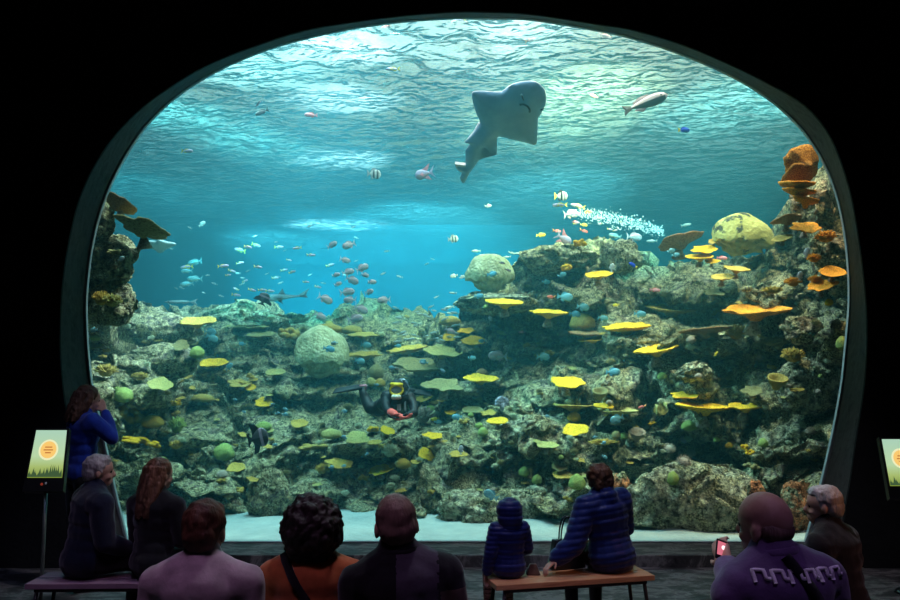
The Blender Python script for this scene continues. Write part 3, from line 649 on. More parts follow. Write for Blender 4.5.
L = [
('plate',119,206,34,22,'B','brown plate coral seen from below, topmost of the corals at the dark pane edge',9.0,.35,1),
('plate',142,231,50,22,'K','wide olive lobed plate coral jutting over the deep blue gap',9.1,.2,1),
('knob',113,252,14,9,'K','small olive lobed coral on the overhanging rock',8.8,0,0),
('branch',112,302,22,16,'P','pale lime branching coral by the pane edge beside the deep blue gap',8.8,0,0),
('branch',101,300,18,18,'M','mustard branching coral against the pane edge above the standing woman',8.8,0,0),
('plate',197,323,36,8,'M','mustard plate coral on the far reef crest above a pale blue fish',None,0,0),
('plate',213,364,28,9,'Y','bright yellow plate coral beside the green dome on the far reef',None,0,0),
('plate',96,345,16,8,'D','ochre plate coral tight against the pane edge',None,.1,0),
('dome',197,354,15,12,'G','dull green dome coral next to a bright yellow plate',None,0,0),
('plate',181,346,16,12,'K','olive funnel-like plate coral beside the speckled flat rock',None,0,0),
('plate',251,328,34,4,'K','thin olive plate coral seen edge-on in the far reef',None,0,0),
('plate',260,336,28,5,'K','lower thin olive plate just under another edge-on plate',None,0,0),
('plate',275,373,20,7,'P','pale lime plate coral next to the big pale brain coral',None,0,0),
('plate',240,384,22,8,'D','ochre plate coral with yellow tip over the sand-coloured rubble',None,.1,0),
('plate',251,388,10,7,'Y','small yellow plate touching the end of the ochre plate',None,0,0),
('plate',264,403,18,11,'Y','oval yellow plate coral alone on dark rock above the black disc fish',None,0,0),
('dome',124,397,18,15,'G','bright green ball coral beside the standing woman\'s raised hand',None,0,0),
('plate',160,385,24,11,'P','lime plate coral on the reef above the green ball coral',None,.25,0),
('branch',140,377,20,10,'D','ochre branching coral above the standing woman\'s head',None,0,0),
('branch',106,372,24,16,'D','tawny branching coral right above the standing woman',None,0,0),
('dome',152,423,24,12,'M','mustard domed coral above the row of yellow lobes',None,0,0),
('knob',132,415,24,18,'M','long yellowish lobed coral slanting down from the green ball',None,.5,0),
('knob',133,440,28,10,'Y','bright yellow lobed coral row over the dark hollow',None,.1,0),
('knob',148,442,26,12,'Y','second bright yellow lobed coral ending the row over the hollow',None,.2,0),
('knob',176,403,12,9,'Y','small yellow lobed coral, upper of two in the shaded reef',None,0,0),
('knob',176,413,10,8,'M','small mustard lobed coral just under a yellow one',None,0,0),
('branch',177,427,17,20,'G','soft green branching coral above the yellow bushy coral',None,0,0),
('branch',176,446,15,11,'M','yellow bushy coral beside the long-haired woman\'s crown',None,0,0),
('dome',202,399,24,8,'D','ochre low dome coral above a black cave slot',None,0,0),
('dome',224,454,20,17,'G','vivid green round coral above a mustard one beside dark rock',None,0,0),
('plate',236,468,18,10,'M','mustard oval coral just beneath the vivid green round coral',None,0,0),
('knob',290,333,22,17,'M','bushy mustard lobed coral on the far reef behind the brain coral',None,0,0),
('dome',329,330,28,10,'M','long mustard dome above the big pale brain coral',None,0,0),
('dome',352,331,22,9,'D','ochre dome coral over a thin plate on the far reef',None,0,0),
('plate',364,336,26,5,'D','thin ochre plate under the ochre dome coral',None,0,0),
('knob',315,333,12,8,'P','small lime lobed coral touching the long mustard dome',None,0,0),
('plate',299,424,17,9,'M','yellow-green plate coral above a pale rock, beside the black disc fish',None,.1,0),
('dome',264,427,16,9,'G','green low dome directly above the black disc fish',None,0,0),
('dome',331,435,22,10,'P','lime dome coral on pale rubble under the diver\'s fin',None,0,0),
('plate',357,439,24,14,'P','broad pale lime plate coral below the diver',None,0,0),
('knob',372,429,12,9,'Y','yellow twin-lobed coral just below the diver',None,0,0),
('plate',387,431,15,7,'Y','yellow plate coral beside the twin-lobed coral under the diver',None,.3,0),
('plate',374,443,15,5,'M','mustard saucer coral between the diver and the lime plate',None,-.1,0),
('plate',340,464,25,10,'M','mustard mottled plate coral above the curly-haired woman',None,.15,0),
('branch',322,470,14,13,'M','mustard branching tuft beside the mottled plate',None,0,0),
('plate',381,471,24,11,'Y','bright yellow oval plate coral above the bald man\'s head',None,-.15,0),
('dome',403,465,15,10,'M','mustard round coral beside the yellow oval above the bald man',None,0,0),
('branch',390,452,20,16,'C','cream branching coral above the yellow oval plate',None,0,0),
('plate',427,455,19,12,'Y','bright yellow plate coral tilted, above and beside the bald man',None,.35,0),
('plate',433,436,18,7,'Y','yellow plate coral with upturned edge right of the diver\'s glove',None,.1,0),
('knob',312,447,30,9,'D','brown-ochre lobed row over a dark ledge',None,0,0),
('plate',424,399,16,7,'M','yellow plate coral immediately beside the diver\'s arm',None,-.15,0),
('plate',434,403,9,4,'M','tiny mustard plate next to the diver\'s arm and bigger plate',None,0,0),
('plate',450,413,11,4,'Y','short yellow plate above the pale cyan disc fish',None,0,0),
('plate',472,411,22,7,'K','olive plate coral over a dark hollow in mid reef',None,0,0),
('plate',489,413,15,6,'M','mustard plate coral under the lavender fan coral',None,-.1,0),
('plate',498,422,21,7,'Y','bright yellow plate just below the mustard one near the fan coral',None,-.1,0),
('plate',458,455,18,7,'M','mustard plate coral with a small white fish above it',None,0,0),
('dome',483,433,10,9,'G','small green ball coral on a dark wall',None,0,0),
('branch',423,417,22,20,'T','brownish cauliflower coral beside the diver',None,0,0),
('dome',376,374,16,15,'K','olive ball coral above the diver\'s yellow mask',None,0,0),
('dome',371,383,10,9,'P','lime ball coral touching the diver\'s fin',None,0,0),
('dome',380,384,11,9,'M','yellow ball coral directly beside the diver\'s tank',None,0,0),
('plate',407,351,40,6,'M','long thin mustard plate slanting upward in mid reef',None,-.15,0),
('plate',365,356,32,5,'M','long thin yellow plate beside the big pale brain coral',None,-.03,0),
('plate',442,353,38,10,'P','pale lime layered plate below two yellow plates',None,.1,0),
('plate',449,338,14,8,'Y','yellow plate coral on the knoll under a pale blue fish',None,0,0),
('plate',466,331,16,6,'Y','small yellow plate above a larger yellow plate on the knoll',None,0,0),
('plate',474,342,22,10,'Y','larger yellow plate with a cyan fish before it',None,0,0),
('plate',420,368,54,14,'K','wide olive table coral above the diver\'s head',None,.1,0),
('plate',443,387,36,14,'K','olive-brown dish coral with a cyan fish over it',None,0,0),
('plate',480,380,34,7,'Y','long bright yellow plate under a small brown coral',None,.03,0),
('dome',482,373,13,7,'B','small brown coral resting above the long yellow plate',None,0,0),
('dome',450,322,22,10,'D','tan domed coral at the reef dip beside the blue water',None,0,0),
('plate',505,304,36,6,'Y','yellow plate along the ledge beneath the round cream brain coral',11.0,.03,0),
('plate',548,314,36,5,'Y','thin yellow plate under the dark overhang of the central outcrop',11.3,.02,0),
('knob',581,243,14,11,'Y','yellow lobed coral crowning the central outcrop',11.4,0,0),
('knob',566,267,13,9,'Y','yellow lobed coral beside the dark hole in the crest',11.3,0,0),
('plate',598,276,28,6,'Y','yellow plate coral slanting out below the cream crest',11.2,-.12,0),
('dome',582,324,27,18,'D','tan fluted dome coral with cyan fish around it',None,0,0),
('plate',588,335,34,5,'B','long brown plate coral beside the yellow slanting one',None,0,0),
('plate',626,329,46,6,'Y','long yellow plate slanting up, overlapping the brown one',None,-.1,0),
('plate',593,340,25,6,'Y','short yellow plate tucked under the long brown plate',None,-.1,0),
('plate',567,384,33,11,'Y','large oval yellow plate coral in the middle of the reef',None,0,0),
('plate',573,407,42,4,'D','very thin orange-edged plate with upturned ends',None,0,0),
('cup',600,394,16,13,'K','olive cup coral between two yellow plates',None,0,0),
('plate',604,407,19,6,'Y','yellow plate resting on top of a longer lime plate',None,0,0),
('plate',617,412,36,6,'P','long lime plate coral above a pale cyan fish',None,0,0),
('dome',574,418,14,10,'Y','yellow ball coral above a wavy yellow plate',None,0,0),
('plate',575,431,26,11,'Y','wavy-edged yellow plate under the yellow ball coral',None,-.15,0),
('plate',547,446,22,7,'P','lime wedge-shaped plate over crusty pale rock',None,0,0),
('branch',603,443,30,8,'M','knobbly mustard coral near the ribbed cup anemone',None,0,0),
('dome',616,436,9,8,'K','olive ball coral next to the ribbed cup anemone',None,0,0),
('dome',624,437,8,7,'G','green ball coral touching the ribbed cup anemone',None,0,0),
('plate',531,461,12,7,'K','small olive disc coral above two green balls',None,0,0),
('plate',559,467,16,9,'K','olive oval disc, upper of a stacked pair behind the coat woman',None,0,0),
('plate',562,476,20,8,'M','mustard oval disc, lower of a stacked pair',None,0,0),
('dome',524,473,10,10,'G','green ball coral, upper of two above the child\'s hood',None,0,0),
('dome',537,481,11,10,'G','green ball coral, lower of two beside the child\'s hood',None,0,0),
('plate',525,483,9,4,'M','tiny mustard disc between the green balls and the hood',None,0,0),
('dome',577,484,17,15,'G','big green ball coral beside the short-haired woman\'s face',None,0,0),
('fan',502,403,20,17,'L','lavender-grey fan coral standing in mid reef',None,0,0),
('plate',657,351,44,6,'Y','narrow yellow plate slanting up beneath pale rubble',None,-.17,0),
('plate',684,396,28,7,'Y','yellow plate with stalk beside the lettuce coral',None,-.03,0),
('plate',704,409,50,7,'Y','long bright yellow plate, lower one below the dark wall',None,.06,0),
('plate',745,408,34,7,'Y','bright yellow scalloped plate at the end of the long yellow one',None,-.03,0),
('lettuce',661,406,20,22,'P','upright lime lettuce coral with rounded lobes',None,0,0),
('knob',652,423,9,6,'Y','small yellow lobe at the foot of the lettuce coral',None,0,0),
('dome',689,427,16,10,'G','green dome coral on the blue-grey rock',None,0,0),
('cup',637,435,16,14,'T','ribbed brown cup anemone on a rounded stalk',None,0,0),
('polyp',669,449,13,12,'T','brown round tentacled anemone in the shaded alcove',None,0,0),
('polyp',684,462,15,13,'T','largest tentacled anemone low in the alcove',None,0,0),
('polyp',691,453,10,9,'T','small anemone tucked against the largest one',None,0,0),
('polyp',684,440,9,8,'L','grey anemone, topmost of the alcove group',None,0,0),
('dome',673,480,11,13,'G','dark green ball coral behind the big pale boulder',8.95,0,0),
('dome',729,446,8,6,'Y','single small yellow ball by the black cave',None,0,0),
('knob',744,447,10,9,'Y','yellow lobed clump at the edge of the black cave',None,0,0),
('knob',750,452,9,8,'Y','second yellow lobed clump lower by the black cave',None,0,0),
('dome',763,444,10,9,'G','pale green ball beside the yellow clumps',None,0,0),
('knob',752,466,18,10,'K','olive-tan rounded lumps just above the big boulder',None,0,0),
('plate',680,243,46,16,'B','large brown plate with yellow rim tilted over the deep water',11.3,-.25,1),
('plate',704,250,24,8,'Y','yellow scalloped plate beside the olive brain coral',10.9,-.1,0),
('plate',700,258,26,5,'Y','slim yellow plate curving under the scalloped one',10.8,-.1,0),
('plate',712,262,15,5,'Y','small yellow plate touching a pink fish',10.7,-.05,0),
('plate',714,242,12,6,'M','little mustard plate at the olive brain coral\'s edge',10.9,0,0),
('plate',736,270,25,5,'M','slender tan-yellow plate under the olive brain coral',10.3,.05,0),
('plate',722,278,23,6,'M','lower tan-yellow plate under the olive brain coral',10.3,-.12,0),
('plate',714,293,22,7,'K','dull olive plate on the shaded wall',None,0,0),
('plate',672,311,46,7,'D','wide rusty-yellow plate shading the pale rubble',None,.05,0),
('plate',755,313,60,10,'O','wide glowing orange plate coral on the shaded wall',None,-.06,0),
('plate',705,333,42,7,'B','broad brown plate above pale rubble and the dark arch',None,-.05,1),
('branch',736,334,24,18,'M','mustard bushy coral on a pale rock knob',None,0,0),
('plate',787,221,30,10,'B','brown lobed plate just under the orange coral shelf',9.4,-.1,1),
('plate',805,228,28,11,'O','smooth orange plate above the orange branching corals',9.1,-.05,0),
('plate',783,239,20,5,'D','slim orange-yellow plate pointing at the olive brain coral',9.4,-.3,0),
('branch',826,238,24,15,'O','largest orange branching coral near the pane edge',8.95,0,0),
('branch',814,259,17,11,'O','small orange branching coral beside a white fish',8.95,0,0),
('branch',793,283,18,12,'O','orange branching coral with a white fish above it',9.1,0,0),
('branch',815,280,14,10,'O','little orange branching coral beside the orange saucers',8.95,0,0),
('branch',772,291,22,9,'M','mustard branching coral further from the pane edge than the orange ones',9.5,0,0),
('plate',833,273,24,12,'O','orange saucer coral, upper of two at the pane edge',8.8,-.1,0),
('plate',822,287,28,9,'O','orange tilted saucer, lower of two at the pane edge',8.85,-.3,0),
('branch',775,343,36,12,'K','wide olive mossy coral on the rock face',None,0,0),
('branch',793,357,26,18,'M','golden mossy coral below the olive one',None,0,0),
('cup',777,382,20,17,'D','golden open cup coral on the cream rock face',None,0,0),
('plate',752,391,19,10,'K','olive oval plate beside the golden cup coral',None,-.15,0),
('dome',842,345,11,14,'G','green dome tight against the pane edge',8.75,0,0),
('dome',829,303,8,7,'Y','small yellow ball between orange saucers and green dome',8.85,0,0),
]
for r in L:
    kd, px, py, w_, h_, k, lab, Y, roll, und = r
    coral(kd, px, py, w_, h_, k, lab, Y, roll, bool(und))
# the scalloped orange shelf
def shelf():
    c = at(806, 172, 9.0); o = empty('shelf_coral', c, 0, 'large scalloped orange shelf coral jutting from the rock high by the pane edge', 'coral')
    def tier(dx, dz, w_, h_, tilt, k, seed, roll):
        me = mesh('tier', *plate_mesh(seed, .22, .25, .16), MC[k]); q = obj('tier', me, o); R_ = w_ / 2 / F * 9
        q.matrix_basis = Matrix.Translation((dx / F * 9, -.02, -dz / F * 9)) @ Matrix.Rotation(roll, 4, 'Y') @ Matrix.Rotation(tilt, 4, 'X') @ Matrix.Diagonal((R_, R_, R_, 1))
    MC['R'] = nmat('coral_rust', [(.38, (.28, .09, .01)), (.5, (.62, .22, .02)), (.6, (.85, .42, .06))], 20, 6, .85, 1.0, 30, .06)
    tier(-3, -7, 44, 26, -1.1, 'R', 3, -.45); tier(-9, 7, 34, 18, -.62, 'R', 6, -.15); tier(-10, 15, 34, 14, .20, 'O', 12, .05); tier(-9, 22, 30, 14, .15, 'O', 15, .1); tier(-2, 31, 24, 12, .1, 'O', 5, .2)
shelf()
# small growths crusting the rock everywhere, too small to tell apart
rg = random.Random(11)
SMALL = [('dome', 'G', 'small green ball coral dotted on the reef wall', 14), ('knob', 'M', 'small mustard lobed coral dotted on the reef wall', 40), ('plate', 'M', 'small mustard plate coral dotted on the reef wall', 60), ('branch', 'C', 'small cream branching coral dotted on the reef wall', 70), ('branch', 'K', 'small olive branching coral dotted on the reef wall', 60), ('dome', 'T', 'small brown dome coral dotted on the reef wall', 16), ('plate', 'P', 'small lime plate coral dotted on the reef wall', 20)]
for kd, k, lab, nn in SMALL:
    for _ in range(nn):
        for tries in range(20):
            px = rg.uniform(95, 835); py = rg.uniform(295, 500)
            if py > np.interp(px, TX, TYv) + 8 and not (px > 640 and py > 460): break
        s = rg.uniform(5, 11)
        if 640 < px < 760 and py > 340 and k in 'MP' : continue
        coral(kd, px, py, s, s * (.75 if kd != 'plate' else .4), k, lab, None, rg.uniform(-.3, .3), False, lab.replace('small ', 'little ').replace(' coral', ' corals'))
# ------------------------------------------------------------------ fish
def fm(name, c, rough=.35): return nmat('fish_' + name, [(.35, tuple(x * .8 for x in c)), (.65, c)], 14, 3, rough, spec=.5)
FM = {'blue': fm('blue', (.12, .34, .44)), 'cyan': fm('cyan', (.18, .40, .46)), 'deep': fm('deep_blue', (.02, .07, .75)), 'lilac': fm('lilac', (.52, .45, .66)), 'silver': fm('silver', (.50, .48, .54)),
      'pale': fm('pale', (.36, .46, .44)), 'yellow': fm('yellow', (.85, .70, .06)), 'pink': fm('pink', (.80, .30, .36)), 'red': fm('red', (.75, .14, .10)), 'white': fm('white', (.52, .54, .54)),
      'black': fm('black', (.015, .015, .018)), 'dark': fm('dark', (.07, .06, .07)), 'grey': fm('grey', (.28, .30, .32)), 'mauve': fm('mauve', (.30, .20, .26)), 'orange': fm('orange', (.85, .34, .08)), 'olive': fm('olive', (.28, .27, .14)), 'rose': fm('rosy_grey', (.50, .36, .40))}
# body height, width, profile power, back, belly, tail, fins, tail kind, stripes
SP = {
 'fusilier': (.25, .14, 'lilac', 'silver', 'yellow', 'yellow', 'fork', None),
 'disc': (.50, .12, 'cyan', 'cyan', 'cyan', 'blue', 'fan', None),
 'bluedisc': (.48, .12, 'blue', 'blue', 'blue', 'blue', 'fan', None),
 'snapper': (.46, .20, 'rose', 'silver', 'silver', 'rose', 'fork', None),
 'surgeon': (.55, .15, 'lilac', 'rose', 'lilac', 'pink', 'lyre', None),
 'anthias': (.32, .14, 'red', 'pink', 'orange', 'red', 'lyre', None),
 'pinkie': (.34, .15, 'pink', 'pink', 'pink', 'red', 'fan', None),
 'striped': (.66, .16, 'white', 'white', 'grey', 'grey', 'fan', ('dark', (2, 3, 6, 7))),
 'blackwhite': (.70, .18, 'white', 'white', 'yellow', 'black', 'fan', ('black', (2, 5, 6))),
 'bat': (.85, .14, 'dark', 'black', 'black', 'black', 'fan', ('mauve', (3, 4))),
 'darkfish': (.30, .15, 'dark', 'mauve', 'dark', 'dark', 'fork', None),
 'yellowfish': (.38, .14, 'yellow', 'yellow', 'yellow', 'yellow', 'fan', None),
 'pale': (.24, .13, 'pale', 'white', 'pale', 'pale', 'fork', None),
 'palebig': (.34, .16, 'cyan', 'pale', 'cyan', 'cyan', 'fork', None),
 'royal': (.34, .14, 'deep', 'deep', 'yellow', 'deep', 'fan', None),
 'white': (.5, .12, 'white', 'white', 'white', 'white', 'fan', None),
 'grouper': (.30, .18, 'olive', 'olive', 'olive', 'olive', 'fan', ('dark', (3, 6))),
 'wrasse': (.27, .17, 'rose', 'dark', 'dark', 'mauve', 'cut', None),
 'shark': (.16, .12, 'dark', 'grey', 'dark', 'dark', 'shark', None),
 'eel': (.09, .07, 'grey', 'grey', 'grey', 'grey', 'fork', None)}
def fish_body(sp):
    hgt, wid, back, belly, tail, fin, tk, st = SP[sp]
    NS, NR = 12, 12; V = []; Fc = []; mi = []
    mats = [FM[back], FM[belly], FM[st[0]] if st else FM[back]]
    V.append((.5, 0, 0))
    for i in range(NS):
        t = (i + 1) / NS; x = .5 - t * .8
        prof = (math.sin(PI * min(1, t * .93) ** .66)) ** .95 if t < .98 else .0
        h_ = max(hgt / 2 * prof, hgt * .10); w_ = max(wid / 2 * prof * (1 - .35 * t), wid * .06)
        if tk in ('shark',) : h_ = max(hgt / 2 * prof * (1 - .4 * t), .02)
        for k in range(NR):
            a = 2 * PI * k / NR; V.append((x, w_ * math.cos(a), h_ * math.sin(a)))
    V.append((-.31, 0, 0))
    for k in range(NR): Fc.append((0, 1 + k, 1 + (k + 1) % NR)); mi.append(0)
    for j in range(NS - 1):
        for k in range(NR):
            a = 1 + j * NR + k; b = 1 + j * NR + (k + 1) % NR; Fc.append((a, a + NR, b + NR, b))
            mi.append(2 if st and j in st[1] else (0 if k < NR // 2 else 1))
    l0 = 1 + (NS - 1) * NR
    for k in range(NR): Fc.append((l0 + k, len(V) - 1, l0 + (k + 1) % NR)); mi.append(0)
    return V, Fc, mi, mats
def slab(P, th):
    """a fin: outline in x,z with real thickness, thinner at its rim"""
    n_ = len(P); cx = sum(p[0] for p in P) / n_; cz = sum(p[1] for p in P) / n_
    V = [(x, 0, z) for x, z in P] + [(cx, th, cz), (cx, -th, cz)]; Fc = []
    for k in range(n_): Fc.append((k, (k + 1) % n_, n_)); Fc.append(((k + 1) % n_, k, n_ + 1))
    return V, Fc
def fish_fins(sp):
    hgt = SP[sp][0]; tk = SP[sp][6]; h = hgt / 2
    T = {'fork': [(-.28, .02), (-.5, h * 1.0 + .06), (-.42, 0), (-.5, -h * 1.0 - .06), (-.28, -.02)],
         'fan': [(-.27, .03), (-.50, h * .75 + .03), (-.46, 0), (-.50, -h * .75 - .03), (-.27, -.03)],
         'cut': [(-.28, .03), (-.48, .12), (-.44, 0), (-.48, -.12), (-.28, -.03)],
         'lyre': [(-.28, .03), (-.62, h * 1.1 + .08), (-.4, 0), (-.6, -h * 1.1 - .05), (-.28, -.03)],
         'shark': [(-.28, .02), (-.5, .14), (-.42, .01), (-.46, -.05), (-.28, -.02)]}[tk]
    if sp == 'bat': D = [(.2, h * .8), (-.05, h * 1.5), (-.3, h * 1.7), (-.22, h * .7), (-.28, .05)]; A = [(.05, -h * .8), (-.1, -h * 1.5), (-.32, -h * 1.6), (-.22, -h * .6), (-.28, -.05)]
    elif tk == 'shark': D = [(.12, .05), (.02, .17), (-.03, .045)]; A = [(.16, -.04), (.02, -.14), (.05, -.03)]
    elif sp == 'surgeon': D = [(.2, h * .8), (-.1, h * 1.2), (-.4, h * 1.9), (-.22, h * .5)]; A = [(.05, -h * .8), (-.35, -h * 1.5), (-.22, -h * .5)]
    else: D = [(.22, h * .75), (.08, h * 1.25), (-.1, h * 1.2), (-.26, h * .6), (-.2, h * .3), (0, h * .8)]; A = [(0, -h * .8), (-.08, -h * 1.25), (-.25, -h * .7), (-.2, -h * .35)]
    Pc = [(.16, -.02), (.02, h * .35), (-.06, -.02), (.0, -h * .55)]
    return T, D, A, Pc
FD = {}
def fish_data(sp):
    if sp in FD: return FD[sp]
    V, Fc, mi, mats = fish_body(sp); hgt, wid, back, belly, tail, fin, tk, st = SP[sp]
    T, D, A, Pc = fish_fins(sp)
    parts = {'body': mesh('body', V, Fc, mats, True, mi)}
    parts['tail_fin'] = mesh('tail_fin', *slab(T, .012), FM[tail], False)
    parts['dorsal_fin'] = mesh('dorsal_fin', *slab(D, .010), FM[fin], False)
    parts['anal_fin'] = mesh('anal_fin', *slab(A, .010), FM[fin], False)
    Vp, Fp = slab(Pc, .006); r_ = Matrix.Rotation(.35, 3, 'Z')
    pv = [r_ @ Vector(v) + Vector((.06, wid * .5, 0)) for v in Vp]; parts['pectoral_fin'] = mesh('pectoral_fin', pv, Fp, FM[fin], False)
    bm = bmesh.new()
    eye = []
    for s in (-1, 1): add_ball(bm, (.36, s * wid * .30, hgt * .12), .022, 8)
    parts['eye'] = from_bm(bm, FM['black'])
    # the one-piece version for fish a few pixels long
    AV = list(V); AF = list(Fc); AM = list(mi); am = mats + [FM[tail], FM[fin]]
    for P, k in ((T, 3), (D, 4), (A, 4)):
        v2, f2 = slab(P, .012); o_ = len(AV); AV += v2; AF += [tuple(i + o_ for i in f) for f in f2]; AM += [k] * len(f2)
    parts['whole'] = mesh('fish', AV, AF, am, True, AM)
    FD[sp] = parts; return parts
nf = 0
def fish(sp, px, py, ln, label, face=1, pitch=0, Y=None, name='reef_fish', group=None, yaw=None):
    global nf
    nf += 1; r_ = random.Random(nf)
    if Y is None:
        h = hitY(px, py); Y = min((h - .5) if h else 13.5, 13.5); Y = max(8.9, Y)
    c = at(px, py, Y); L = ln / F * Y
    yw = r_.uniform(-.4, .4) if yaw is None else yaw
    L /= math.cos(yw)
    rot = Matrix.Rotation((0 if face > 0 else PI) + yw, 4, 'Z') @ Matrix.Rotation(-pitch, 4, 'Y')
    d = fish_data(sp); M = Matrix.Translation(c) @ rot @ Matrix.Diagonal((L, L, L, 1))
    if ln >= 10:
        o = empty(name, c, 0, label, 'fish', group); o.matrix_world = M
        for k in ('body', 'tail_fin', 'dorsal_fin', 'anal_fin', 'pectoral_fin', 'eye'): obj(k, d[k], o)
        if sp in ('disc', 'bluedisc', 'bat', 'blackwhite', 'striped'): pass
    else:
        o = obj(name, d['whole']); o.matrix_world = M; tag(o, label, 'fish', group)
    return o
